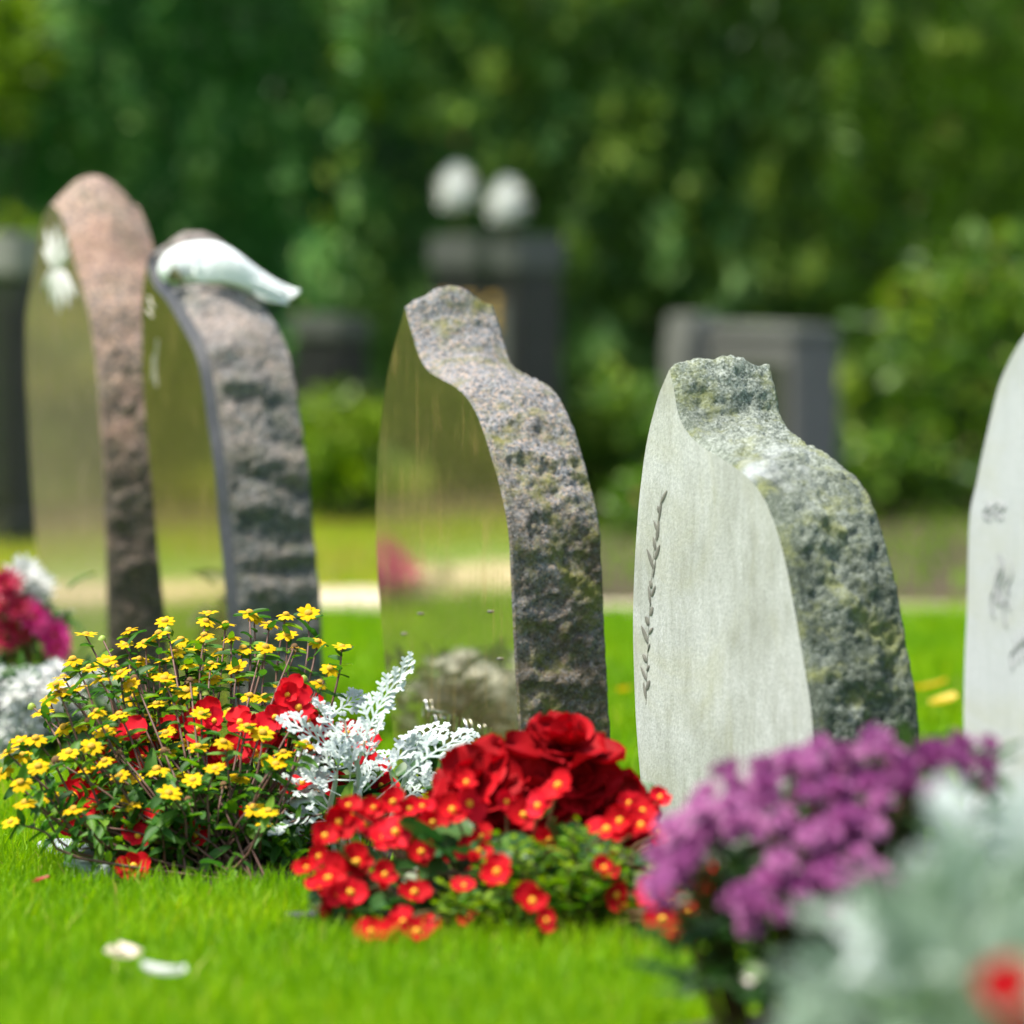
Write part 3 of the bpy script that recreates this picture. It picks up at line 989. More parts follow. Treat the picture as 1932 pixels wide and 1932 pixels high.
# ---------------------------------------------------------------- yellow creeping zinnia (sharp, left)
random.seed(5)
ZF = [(460,615),(692,590),(885,540),(1120,500),(1105,540),(850,605),(970,640),(1095,615),(1210,555),(1340,495),(1365,520),(1450,555),(1535,505),(1655,500),(1540,615),(1705,650),(1835,680),(1425,680),(1305,685),(1240,625),(670,670),(780,655),(390,745),(480,790),(620,790),(645,820),(570,760),(340,840),(300,880),(340,920),(260,955),(225,1030),(190,1170),(110,1190),(40,1245),(120,1260),(370,1245),(490,1215),(15,1345),(110,1405),(270,1470),(135,1515),(55,1620),(395,1550),(640,1370),(720,1390),(690,1490),(710,1525),(840,1335),(925,1365),(1035,1395),(905,1465),(1155,1335),(1285,1380),(1480,1310),(1415,1270),(1520,1245),(985,1200),(1065,1215),(890,1235),(805,1160),(615,1180),(560,1130),(705,950),(640,1040),(520,1025),(840,985),(960,975),(1000,915),(900,900),(880,850),(885,755),(940,700),(1140,845),(1280,840),(1130,770),(1045,870),(1235,1025),(940,1100),(890,1140),(1200,1190),(1325,1105),(1510,895),(1530,975),(1420,945),(1410,1140),(1640,1195),(1080,1165),(1360,1540),(1440,1560),(1420,1620),(750,745),(820,800),(1270,790),(1060,690),(1180,700),(1590,690),(1770,795),(1715,870),(530,850),(400,900),(700,890),(1010,770),(430,1100),(340,1110),(205,1320),(560,1290),(1080,1040),(780,1060),(1340,940),(460,1340)]
zbase = ground(395, 1676)
zp = Plant("zinnia_plant", zbase, "bushy plant covered in small yellow daisy flowers, left foreground", "flowering plant", "plants on the graves")
soil_patch("soil_patch", (zbase.x + 0.02, zbase.y + 0.12), 0.20, 0.16)
YZ = 5.72
for i, (zx_, zy_) in enumerate(ZF):
    px, py = zx_ * 0.3516, zy_ * 0.3516 + 981
    f = (py - 1150) / 500                        # low flowers sit at the near rim of the dome
    edge = abs(px - 350) / 330
    y = YZ + 0.15 - 0.42 * f - 0.04 * edge + random.uniform(-0.05, 0.05)
    p = at(px, py, y)
    p.z = max(p.z, 0.03)
    # facing: mostly up, outward from the crown, a little to the viewer
    out = Vector((p.x - zbase.x, (p.y - zbase.y) * 0.5, 0)) * 1.3
    nrm = Vector((0, -0.50, 1)) + out + rv(0.33)
    s = random.uniform(1.1, 1.42)
    M = frame_z(p, nrm, random.uniform(0, 6.28), s)
    zp.flower(random.choice(Z_FLOW), M, Z_DISC)
    # stem
    root = zbase + Vector((random.uniform(-0.05, 0.06), random.uniform(0.0, 0.12), 0.004))
    k1 = root.lerp(p, 0.45) + Vector((p.x - root.x, p.y - root.y, 0)) * random.uniform(0.12, 0.28) + Vector((0, 0, -0.02 * random.random()))
    k2 = root.lerp(p, 0.8) + Vector((p.x - root.x, p.y - root.y, 0)) * random.uniform(0.04, 0.1) + rv(0.006)
    c = zp.stem([root, k1, k2, p - nrm.normalized() * 0.001], 0.0019, 0.0009, M_zstem, "stem", 10)
    nodes = [0.3, 0.42, 0.54, 0.66, 0.76, 0.86, 0.94] if (p - root).length > 0.12 else [0.5, 0.72, 0.92]
    a0 = random.uniform(0, 3)
    for q, fr in enumerate(nodes):
        k = int(fr * 9)
        tdir = (c[min(k + 1, 9)] - c[max(k - 1, 0)]).normalized()
        s1 = tdir.orthogonal().normalized()
        s1.rotate(Matrix.Rotation(a0 + q * math.pi / 2, 3, tdir))
        for sg in (1, -1):
            if random.random() < 0.08: continue
            dr = s1 * sg + tdir * random.uniform(0.15, 0.5) + Vector((0, 0, random.uniform(-0.15, 0.25)))
            zp.leaf(random.choice(Z_LEAF), frame(c[k].lerp(c[min(k + 1, 9)], random.random()), dr, Vector((0, -0.2, 1)) + rv(0.3), random.uniform(0.55, 1.0)))
# leafy side shoots low in the crown
for i in range(85):
    a = random.uniform(0, 6.28); r = random.uniform(0.25, 1.0) ** 0.7
    tip = Vector((zbase.x - 0.02 + 0.165 * r * math.cos(a), zbase.y + 0.13 + 0.14 * r * math.sin(a), random.uniform(0.02, 0.13) * (1.15 - 0.5 * r)))
    root = zbase + Vector((random.uniform(-0.05, 0.06), random.uniform(0.0, 0.12), 0.004))
    c = zp.stem([root, root.lerp(tip, 0.5) + Vector((0, 0, 0.015)), tip], 0.0015, 0.0008, M_zstem, "side_shoot", 7, 4)
    for k in (2, 3, 4, 5, 6):
        tdir = (c[min(k + 1, 6)] - c[k - 1]).normalized()
        s1 = tdir.orthogonal().normalized(); s1.rotate(Matrix.Rotation(k * 1.57 + i, 3, tdir))
        for sg in (1, -1):
            dr = s1 * sg + tdir * 0.3 + Vector((0, 0, 0.1))
            zp.leaf(random.choice(Z_LEAF), frame(c[k], dr, Vector((0, -0.2, 1)) + rv(0.3), random.uniform(0.7, 1.3)))
for (x, y) in [(550, 637), (1630, 850), (170, 1000), (855, 1430), (848, 1720), (850, 1870), (900, 590), (250, 1560), (1395, 730), (1100, 930), (1075, 905), (1310, 1450)]:
    p = at(x * 0.3516, y * 0.3516 + 981, YZ + 0.1 - 0.25 * (y - 480) / 1400)
    zp.flower(Z_BUD, frame_z(p, Vector((0, -0.2, 1)) + rv(0.3), 0, 1.05), None, "flower_bud")
    zp.stem([zbase + Vector((0, 0.06, 0)), zbase.lerp(p, 0.6) + Vector((0, 0, 0.01)), p], 0.0013, 0.0009, M_zstem, "stem", 8)
M_spent = plain("spent_flower_head", [(0.3, (0.08, 0.04, 0.015)), (0.7, (0.22, 0.12, 0.04))], 300, 0.9, 0.4, 0.001)
Z_SPENT = to_mesh("spent_flower", *join([(*dome(0.0042, 0.004, 8, 3), None), (*flower_ring(7, 0.005, 0.003, 0.003, -0.5, -0.2, 0.2, 77, 2, 1), None)]), M_spent)
for (x, y) in [(720, 850), (1020, 860), (470, 1080), (1580, 680), (1720, 870), (1350, 1535), (480, 1225), (880, 1240), (1010, 1500), (300, 1290), (640, 1250), (1200, 1420)]:
    p = at(x * 0.3516, y * 0.3516 + 981, YZ + 0.08 - 0.30 * (y - 480) / 1400)
    zp.flower(Z_SPENT, frame_z(p, Vector((0, -0.3, 1)) + rv(0.5), 0, random.uniform(0.8, 1.2)), None, "spent_flower")
    zp.stem([zbase + Vector((0, 0.06, 0)), zbase.lerp(p, 0.6) + Vector((0, 0, 0.01)), p], 0.0013, 0.0009, M_zstem, "stem", 8)
zp.finish(300)


# ---------------------------------------------------------------- red begonias
def begonia(name, label, base, flowers, y_of, leaves_n, spread, hmax, leaf_me=B_LEAF, fl=B_FLOW, disc=B_DISC, scale=(0.9, 1.2), face=0.7, stem_mat=M_bstem, group="plants on the graves", leaf_h=0.0, lim=300):
    P_ = Plant(name, base, label, "flowering plant", group)
    for (px, py) in flowers:
        p = at(px, py, y_of(px, py) + random.uniform(-0.03, 0.03))
        p.z = max(p.z, 0.012)
        nrm = Vector((random.uniform(-0.4, 0.4), -face + random.uniform(-0.35, 0.35), random.uniform(0.25, 0.95)))
        P_.flower(random.choice(fl), frame_z(p, nrm, random.uniform(0, 6.28), random.uniform(*scale)), disc)
        r = Vector((base.x + (p.x - base.x) * 0.45, base.y + (p.y - base.y) * 0.5 + 0.02, 0.005))
        P_.stem([r, r.lerp(p, 0.6) + Vector((0, 0.012, 0.012)), p - nrm.normalized() * 0.002], 0.0022, 0.0012, stem_mat, "stem", 7)
    for i in range(leaves_n):
        a = random.uniform(0, 6.28); r = math.sqrt(random.random())
        h = leaf_h + hmax * (1 - 0.6 * r * r) * random.uniform(0.15, 1.0)
        p = Vector((base.x + spread[0] * r * math.cos(a), base.y + spread[1] * r * math.sin(a), h))
        out = Vector((math.cos(a) * r, math.sin(a) * r - 0.2, random.uniform(-0.3, 0.5))) + rv(0.3)
        P_.leaf(random.choice(leaf_me), frame(p, out, Vector((0, -0.35, 1)) + rv(0.4), random.uniform(0.7, 1.2)))
    for i in range(8):
        a = i * 0.8
        t = Vector((base.x + spread[0] * 0.6 * math.cos(a), base.y + spread[1] * 0.6 * math.sin(a), leaf_h + hmax * 0.6))
        P_.stem([base, base.lerp(t, 0.5) + Vector((0, 0, 0.02)), t], 0.003, 0.0015, stem_mat, "stem", 6)
    P_.finish(lim)
    return P_


random.seed(9)
g6 = lambda x, y: (528 + x * 0.3906, 1283 + y * 0.3906)
g7 = lambda x, y: (1132 + x * 0.414, 1253 + y * 0.414)
FR = [g6(*p) for p in [(285,690),(505,765),(628,625),(738,690),(835,632),(912,600),(1250,612),(1645,685),(1752,640),(1745,708),(1838,570),(190,855),(350,885),(505,945),(890,815),(596,1172),(660,1222),(1605,1010),(1860,1140),(1245,795),(650,1030),(330,610),(455,620),(545,590),(620,790),(900,500),(1095,590),(1345,515),(1600,885),(1525,765),(360,650),(560,740),(1790,1065),(500,1230),(690,615),(1180,655),(740,930),(960,830),(1690,600),(420,700),(130,910),(240,960)]] + [g7(*p) for p in [(520,1020),(290,1150),(470,950),(460,1195),(30,760),(340,1210)]]
for k in range(34):
    FR.append((random.uniform(600, 1330), random.uniform(1560, 1790)))
FR = [(x, y) for x, y in FR if not (y > 1620 and 960 < x < 1190 and random.random() < 0.75)]
FR += [(1225, 1690), (1250, 1735), (1290, 1760), (1318, 1668), (1335, 1690), (1265, 1700), (1300, 1720), (1140, 1640), (1165, 1690)]
rb = ground(965, 1785)
soil_patch("soil_patch", (rb.x + 0.02, rb.y + 0.13), 0.21, 0.16)
begonia("wax_begonia", "low bright red begonia with yellow flower centres, front centre beside the edging", Vector((rb.x, rb.y + 0.1, 0)), FR,
        lambda x, y: 5.28 - 0.26 * max(0, (y - 1500)) / 300 - (0.08 if (y > 1610 and x > 930) or (y < 1570 and 840 < x < 1260) else 0), 120, (0.17, 0.07), 0.095, scale=(0.72, 1.12), face=0.8, lim=150)
# small buds hanging at the left
bb = Plant("begonia_sprig", ground(640, 1760), "drooping sprig of small red begonia buds above the dark edging", "flowering plant")
for (px, py) in [g6(228, 1060), g6(222, 1110), g6(350, 1150), g6(365, 1205), g6(335, 1250), g6(500, 960)]:
    p = at(px, py, 5.16)
    me = to_mesh("flower_bud", *dome(0.0062, 0.013, 7, 4, -0.003), M_red)
    bb.flower(me, frame_z(p, Vector((random.uniform(-0.5, 0.5), -0.3, -1)), 0, 1), None, "flower_bud")
    bb.stem([at(700, 1700, 5.2), at((px + 700) / 2, (py + 1690) / 2 - 12, 5.18), p], 0.0018, 0.001, M_bstem, "stem", 7)
bb.stem([bb.base, at(680, 1740, 5.2), at(700, 1700, 5.2)], 0.002, 0.0018, M_bstem, "stem", 6)
# the bed behind the yellow plant
random.seed(10)
g2 = lambda x, y: (x * 0.3516, y * 0.3516 + 981)
BR = [g2(*p) for p in [(1100,1040),(1150,1080),(1040,1090),(1060,1130),(1290,1090),(1410,1130),(1480,1060),(1540,940),(1600,960),(1560,900),(1650,1080),(1450,1210),(1380,1250),(1240,1230),(1180,1270),(650,1100),(700,1150),(760,1280),(600,1330),(430,1420),(460,1480),(540,1500),(500,1540),(590,1580),(400,1480),(650,1560),(740,1700),(720,1860),(740,1900),(960,1680),(1050,1690),(800,1620),(390,1660),(1300,1620),(1580,1460),(1620,1420),(1680,1130),(1530,1000),(850,1190),(930,1150),(1120,1330),(560,1230),(1350,1150),(1600,1010),(1700,1180)]]
begonia("wax_begonia", "red begonia half hidden behind the yellow daisy plant", ground(470, 1600) , BR, lambda x, y: 5.70 - 0.16 * max(0, y - 1440) / 200, 60, (0.15, 0.05), 0.10, scale=(0.85, 1.2), face=0.9, lim=110)
g3 = lambda x, y: (513 + x * 0.2031, 1222.6 + y * 0.2031)
begonia("wax_begonia", "red begonia showing through the silver lacy-leaved plant", Vector((-0.135, 5.93, 0)),
        [g3(*p) for p in [(230, 470), (300, 520), (150, 640), (330, 720), (440, 740), (200, 760), (930, 1120), (980, 1180), (1020, 1290), (960, 1350), (600, 1320), (630, 1340), (150, 1330), (700, 800), (380, 900), (60, 880), (850, 900), (1050, 1350)]],
        lambda x, y: 5.93, 60, (0.10, 0.05), 0.10, scale=(1.0, 1.4), lim=60)


# ---------------------------------------------------------------- big dark red blooms
random.seed(14)
db = Vector((at(1010, 1500, 5.3).x, 5.36, 0))
dp = Plant("double_begonia", db, "tall begonia with large velvety dark red double blooms, front centre", "flowering plant", "plants on the graves")
for bi, (px, py, sc, nrm) in enumerate([(900, 1462, 1.15, (-0.35, -0.65, 0.6)), (1066, 1400, 1.2, (0.1, -0.32, 0.9)), (1010, 1488, 1.1, (0.05, -0.95, 0.35)), (1148, 1520, 1.2, (0.35, -0.85, 0.35)), (866, 1535, 0.9, (-0.5, -0.7, 0.1)), (1085, 1450, 0.9, (0.1, -0.8, 0.5)), (1155, 1590, 0.8, (0.5, -0.7, 0.1))]):
    y = 5.30 + random.uniform(-0.02, 0.03)
    p = at(px, py + 26, y)
    M0 = frame_z(p, Vector(nrm), random.uniform(0, 6), sc * 0.9)
    cv, cf = dome(0.007, 0.010, 8, 3)
    bloom = obj("bloom", to_mesh("bloom", cv, cf, M_dred), dp.root, M0)
    k = 0
    for (n, L, W, y0, lift, z) in [(6, 0.046, 0.050, 0.004, 0.12, 0), (5, 0.036, 0.040, 0.003, 0.5, 0.003), (5, 0.026, 0.030, 0.002, 0.9, 0.006), (3, 0.018, 0.022, 0.001, 1.2, 0.008)]:
        for q in range(n):
            v, f = petal_grid(L * random.uniform(0.85, 1.15), W * random.uniform(0.9, 1.15), 7, 6, 0.28, random.uniform(-0.25, 0.1), 0.09, bi * 50 + k, y0, 1.0)
            me = to_mesh("petal", v, f, M_dred)
            obj("petal", me, bloom, M0 @ Matrix.Translation((0, 0, z)) @ rotz(q * 2 * math.pi / n + k * 0.37 + random.uniform(-0.15, 0.15)) @ rotx(lift + random.uniform(-0.18, 0.18)))
            k += 1
    dp.stem([Vector((db.x + (p.x - db.x) * 0.3, db.y, 0)), Vector((db.x + (p.x - db.x) * 0.7, db.y, p.z * 0.6)), p], 0.004, 0.003, M_bstem, "stem", 8)
for i in range(30):
    a = random.uniform(0, 6.28); r = math.sqrt(random.random())
    dp.leaf(random.choice(B_LEAF), frame(Vector((db.x + 0.09 * r * math.cos(a), db.y - 0.02 + 0.05 * r * math.sin(a), random.uniform(0.05, 0.12))), Vector((math.cos(a), -0.6, 0.1)), Vector((0, -0.4, 1)) + rv(0.3), random.uniform(1.0, 1.5)))
dp.leaf(B_LEAF[0], frame(at(1085, 1590, 5.16), Vector((0.9, -0.2, -0.1)), Vector((0, -0.8, 0.5)), 1.0))
dp.leaf(B_LEAF[1], frame(at(930, 1610, 5.14), Vector((0.9, -0.3, 0.05)), Vector((0, -0.8, 0.6)), 1.1))
dp.finish(40)

# ---------------------------------------------------------------- fine-leaved green filler under the red flowers
random.seed(15)
fb = ground(1050, 1800); fb.y += 0.06
fp = Plant("green_groundcover", fb, "mound of fine green leaves under the red flowers, front centre", "plant", "plants on the graves")
F_LEAF = leaf_variants("leaf", 0.016, 0.006, M_fleaf, 3, -0.2, 0.4, 3, 2)
for i in range(95):
    a = random.uniform(0, 6.28); r = math.sqrt(random.random())
    tip = Vector((fb.x + 0.115 * r * math.cos(a), fb.y + 0.075 * r * math.sin(a), 0.018 + 0.10 * (1 - 0.7 * r * r) * random.uniform(0.3, 1)))
    root = Vector((fb.x + (tip.x - fb.x) * 0.6, fb.y + (tip.y - fb.y) * 0.6, 0.003))
    c = fp.stem([root, root.lerp(tip, 0.5) + Vector((0, 0, 0.01)), tip], 0.001, 0.0006, M_zstem, "stem", 6, 4)
    for k in range(16):
        t = 0.25 + 0.75 * k / 15
        p = c[min(5, int(t * 5))].lerp(c[min(5, int(t * 5) + 1)], t * 5 - int(t * 5))
        an = k * 2.4
        fp.leaf(random.choice(F_LEAF), frame(p, Vector((math.cos(an), math.sin(an), 0.5)), Vector((0, 0, 1)) + rv(0.4), random.uniform(0.7, 1.2)))
fp.finish(300)


# ---------------------------------------------------------------- silver lacy-leaved plants
def ribbon(pts, ws, nrm, crown=0.0):
    V, F = [], []
    n = len(pts)
    for i, p in enumerate(pts):
        t = (pts[min(i + 1, n - 1)] - pts[max(i - 1, 0)]).normalized()
        s = t.cross(nrm)
        s = s.normalized() if s.length > 1e-6 else Vector((1, 0, 0))
        V += [p - s * ws[i], p + nrm * (crown * ws[i]), p + s * ws[i]]
    for i in range(n - 1):
        a = i * 3
        F += [(a, a + 1, a + 4, a + 3), (a + 1, a + 2, a + 5, a + 4)]
    return V, F


def lacy_leaf(pts, nrm, lobe, wid, seed, start=0.35, pairs=6, origin=Vector((0, 0, 0))):
    """deeply cut felted leaf: midrib, paired lobes, each lobe with rounded teeth"""
    r = random.Random(seed)
    c = bez([Vector(p) - origin for p in pts], 16)
    nrm = Vector(nrm).normalized()
    P_ = []
    ws = [wid * (0.42 if i < 16 * start else 0.55) * (1 - 0.3 * i / 15) for i in range(16)]
    ws[-1] *= 0.5
    P_.append((*ribbon(c, ws, nrm, 0.4), None))
    for q in range(pairs):
        f = start + (0.97 - start) * q / (pairs - 1)
        k = min(14, int(f * 15))
        p = c[k].lerp(c[k + 1], f * 15 - k)
        t = (c[k + 1] - c[k]).normalized()
        side = t.cross(nrm).normalized()
        prof = (0.65 + 0.55 * math.sin(math.pi * min(1, 0.15 + (f - start) / (1 - start) * 0.9)))
        for sg in (-1, 1):
            ll = lobe * prof * r.uniform(0.75, 1.2)
            an = math.radians(r.uniform(38, 58) * (1 - 0.45 * q / pairs))
            dr = (t * math.cos(an) + side * (sg * math.sin(an)) + nrm * r.uniform(-0.12, 0.3)).normalized()
            bend = t * r.uniform(0.1, 0.35) + nrm * r.uniform(-0.25, 0.15)
            lp = [p + dr * (ll * g) + bend * (ll * g * g * 0.5) + nrm * 0.0003 for g in (0, .2, .4, .6, .78, .9, 1.0)]
            w = wid * r.uniform(0.8, 1.1)
            P_.append((*ribbon(lp, [w * .45, w * .48, w * .6, w * .85, w * .95, w * .75, w * .15], nrm, 0.25), None))
            s2 = dr.cross(nrm).normalized()
            for g, sg2 in ((0.45, 1), (0.5, -1), (0.72, 1), (0.74, -1)):
                if r.random() < 0.12: continue
                b = p + dr * (ll * g) + bend * (ll * g * g * 0.5)
                d2 = (dr * 0.75 + s2 * sg2 * 0.8 + nrm * r.uniform(-0.1, 0.25)).normalized()
                l2 = ll * r.uniform(0.28, 0.42)
                sp = [b + d2 * (l2 * h) + nrm * 0.0005 for h in (0, .35, .65, .88, 1.0)]
                P_.append((*ribbon(sp, [w * .5, w * .55, w * .72, w * .62, w * .12], nrm, 0.25), None))
    return join(P_)


random.seed(16)
sb = ground(640, 1655); sb.y += 0.06
YS = 5.66
sp_ = Plant("dusty_miller", sb, "sharp silver-white plant with lacy felted leaves before the polished gravestone", "plant", "plants on the graves")
soil_patch("soil_patch", (sb.x, sb.y), 0.12, 0.09)
s3 = lambda x, y, dy=0.0: at(*g3(x, y), YS + dy)
for st in ([(790, 1900), (812, 1500), (812, 1230), (785, 1050), (745, 930)], [(600, 1900), (545, 1640), (540, 1480), (580, 1300), (600, 1180)], [(900, 1900), (1160, 1450), (1120, 1250)], [(1220, 1900), (1200, 1420), (1240, 1200)], [(740, 1880), (745, 1400), (760, 1270)], [(660, 1900), (680, 1420), (720, 1280)]):
    pts = [s3(x, y) for x, y in st]
    pts[0].z = max(0.0, min(pts[0].z, 0.01))
    sp_.stem(pts, 0.0034, 0.0024, M_silstem, "stem", 10, 7)
LV = [([(800, 1080), (900, 760), (1040, 470), (1285, 140)], 150, 9), ([(830, 1130), (920, 900), (1000, 640)], 95, 6), ([(850, 1340), (1200, 1000), (1380, 830), (1560, 720)], 160, 7), ([(950, 1420), (1380, 1060), (1620, 900), (1830, 800)], 150, 7),
      ([(780, 1110), (560, 950), (350, 800), (150, 680)], 150, 7), ([(760, 960), (600, 780), (430, 660), (230, 580)], 150, 7), ([(600, 760), (500, 640), (440, 500)], 120, 5), ([(810, 1230), (560, 1220), (380, 1180), (200, 1210)], 150, 6), ([(720, 1410), (480, 1290), (400, 1230), (300, 1020)], 130, 6),
      ([(520, 1500), (340, 1360), (220, 1290), (90, 1210)], 130, 6), ([(545, 1600), (300, 1625), (170, 1640), (30, 1720)], 120, 6), ([(350, 1780), (240, 1720), (120, 1700), (0, 1690)], 110, 6), ([(480, 720), (600, 590), (700, 520), (800, 455)], 110, 5), ([(540, 1500), (380, 1430), (250, 1400), (110, 1420)], 110, 6),
      ([(600, 1180), (520, 1040), (420, 940), (330, 870)], 120, 6), ([(590, 1250), (620, 1050), (640, 860)], 120, 6), ([(745, 950), (700, 820), (680, 690)], 100, 5), ([(720, 1280), (740, 1060), (790, 860)], 110, 5), ([(1120, 1250), (1080, 1080), (1020, 960)], 110, 5), ([(1240, 1200), (1290, 1020), (1330, 860)], 120, 6),
      ([(1160, 1450), (1290, 1230), (1390, 1090), (1400, 960)], 110, 5), ([(1200, 1300), (1330, 1200), (1400, 1280)], 90, 5), ([(560, 1620), (520, 1800), (470, 2000), (455, 2110)], 60, 5), ([(560, 1640), (420, 1560), (300, 1530), (150, 1560)], 110, 5), ([(1220, 1400), (1340, 1320), (1470, 1180)], 90, 5), ([(640, 1100), (560, 1100), (450, 1010), (380, 1040)], 110, 5),
      ([(740, 960), (820, 800), (850, 700)], 90, 5), ([(760, 1270), (880, 1180), (950, 1080)], 90, 5), ([(540, 1480), (440, 1300), (380, 1130)], 110, 5), ([(700, 1400), (820, 1300), (900, 1190)], 80, 5)]
for i, (pts, lobe, pairs) in enumerate(LV):
    dys = [0.0] + [random.uniform(-0.03, 0.03) * (k + 1) for k in range(len(pts) - 1)]
    if i == 12: dys = [0.05, 0.07, 0.08, 0.08]
    w = [s3(x, y, d) for (x, y), d in zip(pts, dys)]
    nr = Vector((random.uniform(-0.35, 0.35), -0.75, 0.7)) + rv(0.2)
    v, f = lacy_leaf(w, nr, lobe * 0.2031 / 1890 * 1.15, 0.0025, 300 + i, 0.3, pairs, sp_.base)
    obj("leaf", to_mesh("leaf", v, f, M_silver), sp_.root, Matrix.Translation(sp_.base))

# the blurred silver plant in the near right corner
random.seed(17)
fb2 = Vector((at(1760, 1500, 3.25).x, 3.30, 0))
sp2 = Plant("dusty_miller", fb2, "blurred grey-green silver plant filling the near right corner", "plant", "plants on the graves")
protos = []
for s in range(6):
    v, f = lacy_leaf([(0, 0, 0), (0, 0.04, 0.012), (0, 0.085, 0.012), (0, 0.125, -0.004)], (0, 0.1, 1), 0.03, 0.0040, 600 + s, 0.25, 8)
    protos.append([to_mesh("leaf", v, f, M_silver), to_mesh("leaf", v, f, M_silver2)])
for i in range(230):
    px = random.gauss(1850, 145)
    py = random.uniform(1430, 2250)
    lim = 1560 + max(0, (1930 - px)) * 0.75
    if py < lim: py = lim + random.uniform(0, 200)
    if px < 1690 - max(0, min(170, (py - 1750) * 0.9)): continue
    p = at(px, py, 3.30 + random.uniform(-0.13, 0.10))
    p.z = max(0.01, p.z - 0.02)
    d = Vector(((px - 1790) / 260 + random.uniform(-0.5, 0.5), random.uniform(-0.9, 0.4), random.uniform(-0.1, 1.0)))
    top = py < lim + 170
    obj("leaf", random.choice(protos)[0 if (top and random.random() < 0.30) else 1], sp2.root, frame(p, d, Vector((0, -0.8, 0.8)) + rv(0.5), random.uniform(0.28, 0.55)))
for i in range(14):
    t = at(random.uniform(1720, 1980), random.uniform(1600, 1800), 3.30)
    sp2.stem([fb2, fb2.lerp(t, 0.5) + Vector((0, 0, 0.02)), t], 0.004, 0.0025, M_silstem, "stem", 7)

# ---------------------------------------------------------------- purple chrysanthemum
random.seed(18)
pb = Vector((at(1520, 1600, 4.40).x, 4.45, 0))
pp = Plant("purple_chrysanthemum", pb, "blurred mound of purple double flowers before the pale gravestone", "flowering plant", "plants on the graves")
soil_patch("soil_patch", (pb.x + 0.04, pb.y + 0.02), 0.2, 0.12)
PC = []
for band, n, jit in [([(1245, 1640), (1275, 1560), (1330, 1490), (1400, 1430), (1480, 1400), (1570, 1385), (1680, 1378), (1760, 1385), (1850, 1392)], 84, 22),
                     ([(1330, 1540), (1430, 1470), (1540, 1440), (1650, 1430), (1740, 1420)], 52, 24),
                     ([(1410, 1690), (1440, 1610), (1500, 1560), (1580, 1520), (1660, 1480)], 48, 24),
                     ([(1250, 1600), (1290, 1580), (1300, 1530)], 16, 20), ([(1510, 1640), (1560, 1600), (1640, 1610), (1720, 1640)], 26, 16), ([(1410, 1680), (1440, 1660)], 4, 12)]:
    c = bez([Vector((x, y, 0)) for x, y in band], n)
    PC += [(q.x + random.gauss(0, jit), q.y + random.gauss(0, jit) * 0.8 + 44) for q in c]
PC += [(1475, 1725), (1585, 1715)]
for (px, py) in PC:
    y = 4.46 - 0.16 * (py - 1380) / 320 + random.uniform(-0.03, 0.03)
    p = at(px, py, y)
    nrm = Vector(((px - 1540) / 500, -0.65, 0.75)) + rv(0.3)
    pp.flower(random.choice(P_FLOW), frame_z(p, nrm, random.uniform(0, 6), random.uniform(0.5, 0.85)), None)
    if random.random() < 0.4:
        r = Vector((pb.x + (p.x - pb.x) * 0.5, pb.y, 0))
        pp.stem([r, r.lerp(p, 0.6) + Vector((0, 0, 0.02)), p], 0.002, 0.0013, M_bstem, "stem", 6, 4)
for i in range(700):
    px = random.uniform(1260, 1880); py = random.uniform(1410, 1880)
    if py < (1630 - (px - 1250) * 0.62 if px < 1560 else 1425): continue
    y = 4.53 - 0.15 * (py - 1380) / 400 + random.uniform(-0.05, 0.05)
    p = at(px, py, y); p.z = max(0.008, p.z)
    pp.leaf(random.choice(G_LEAF), frame(p, Vector((random.uniform(-1, 1), random.uniform(-1, 0.2), random.uniform(-0.2, 0.8))), Vector((0, -0.4, 1)) + rv(0.4), random.uniform(0.7, 1.2)))
pp.finish(200)

# red blooms in the very corner
random.seed(19)
begonia("wax_begonia", "blurred red begonia bloom in the bottom right corner", Vector((at(1900, 1900, 3.08).x, 3.11, 0)), [(1895, 1840), (1902, 1868), (1884, 1862), (1935, 1945)], lambda x, y: 3.08, 10, (0.04, 0.03), 0.06, scale=(0.7, 0.85), disc=None, lim=30)

# ---------------------------------------------------------------- white flowers at the left edge
random.seed(20)
wb = Vector((at(70, 1350, 6.70).x, 6.74, 0))
wp = Plant("white_flower_clump", wb, "clump of spiky white flowers behind the yellow daisy plant, left edge", "flowering plant", "plants on the graves")
for k in range(78):
    px, py = random.choice([(random.gauss(70, 50), random.gauss(1305, 22)), (random.gauss(20, 25), random.gauss(1345, 18)), (random.gauss(110, 45), random.gauss(1330, 25)), (random.gauss(30, 16), random.gauss(1385, 10)), (random.gauss(10, 20), random.gauss(1435, 25))])
    p = at(px, max(py, 1268), 6.70 + random.uniform(-0.06, 0.06))
    nrm = Vector((0, -0.7, 0.8)) + rv(0.6)
    wp.flower(random.choice(W_FLOW), frame_z(p, nrm, random.uniform(0, 6), random.uniform(0.8, 1.05)))
    if k % 2 == 0:
        r = Vector((wb.x + (p.x - wb.x) * 0.6, wb.y, 0)); wp.stem([r, r.lerp(p, 0.6) + Vector((0, 0, 0.01)), p], 0.0018, 0.0012, M_bstem, "stem", 6, 4)
for k in range(220):
    p = Vector((wb.x + random.gauss(0, 0.06), wb.y + random.uniform(-0.08, 0.08), random.uniform(0.01, 0.12)))
    wp.leaf(random.choice(G_LEAF), frame(p, rv(1) + Vector((0, -0.3, 0.4)), Vector((0, -0.4, 1)) + rv(0.4), random.uniform(0.7, 1.2)))
wp.finish(120)

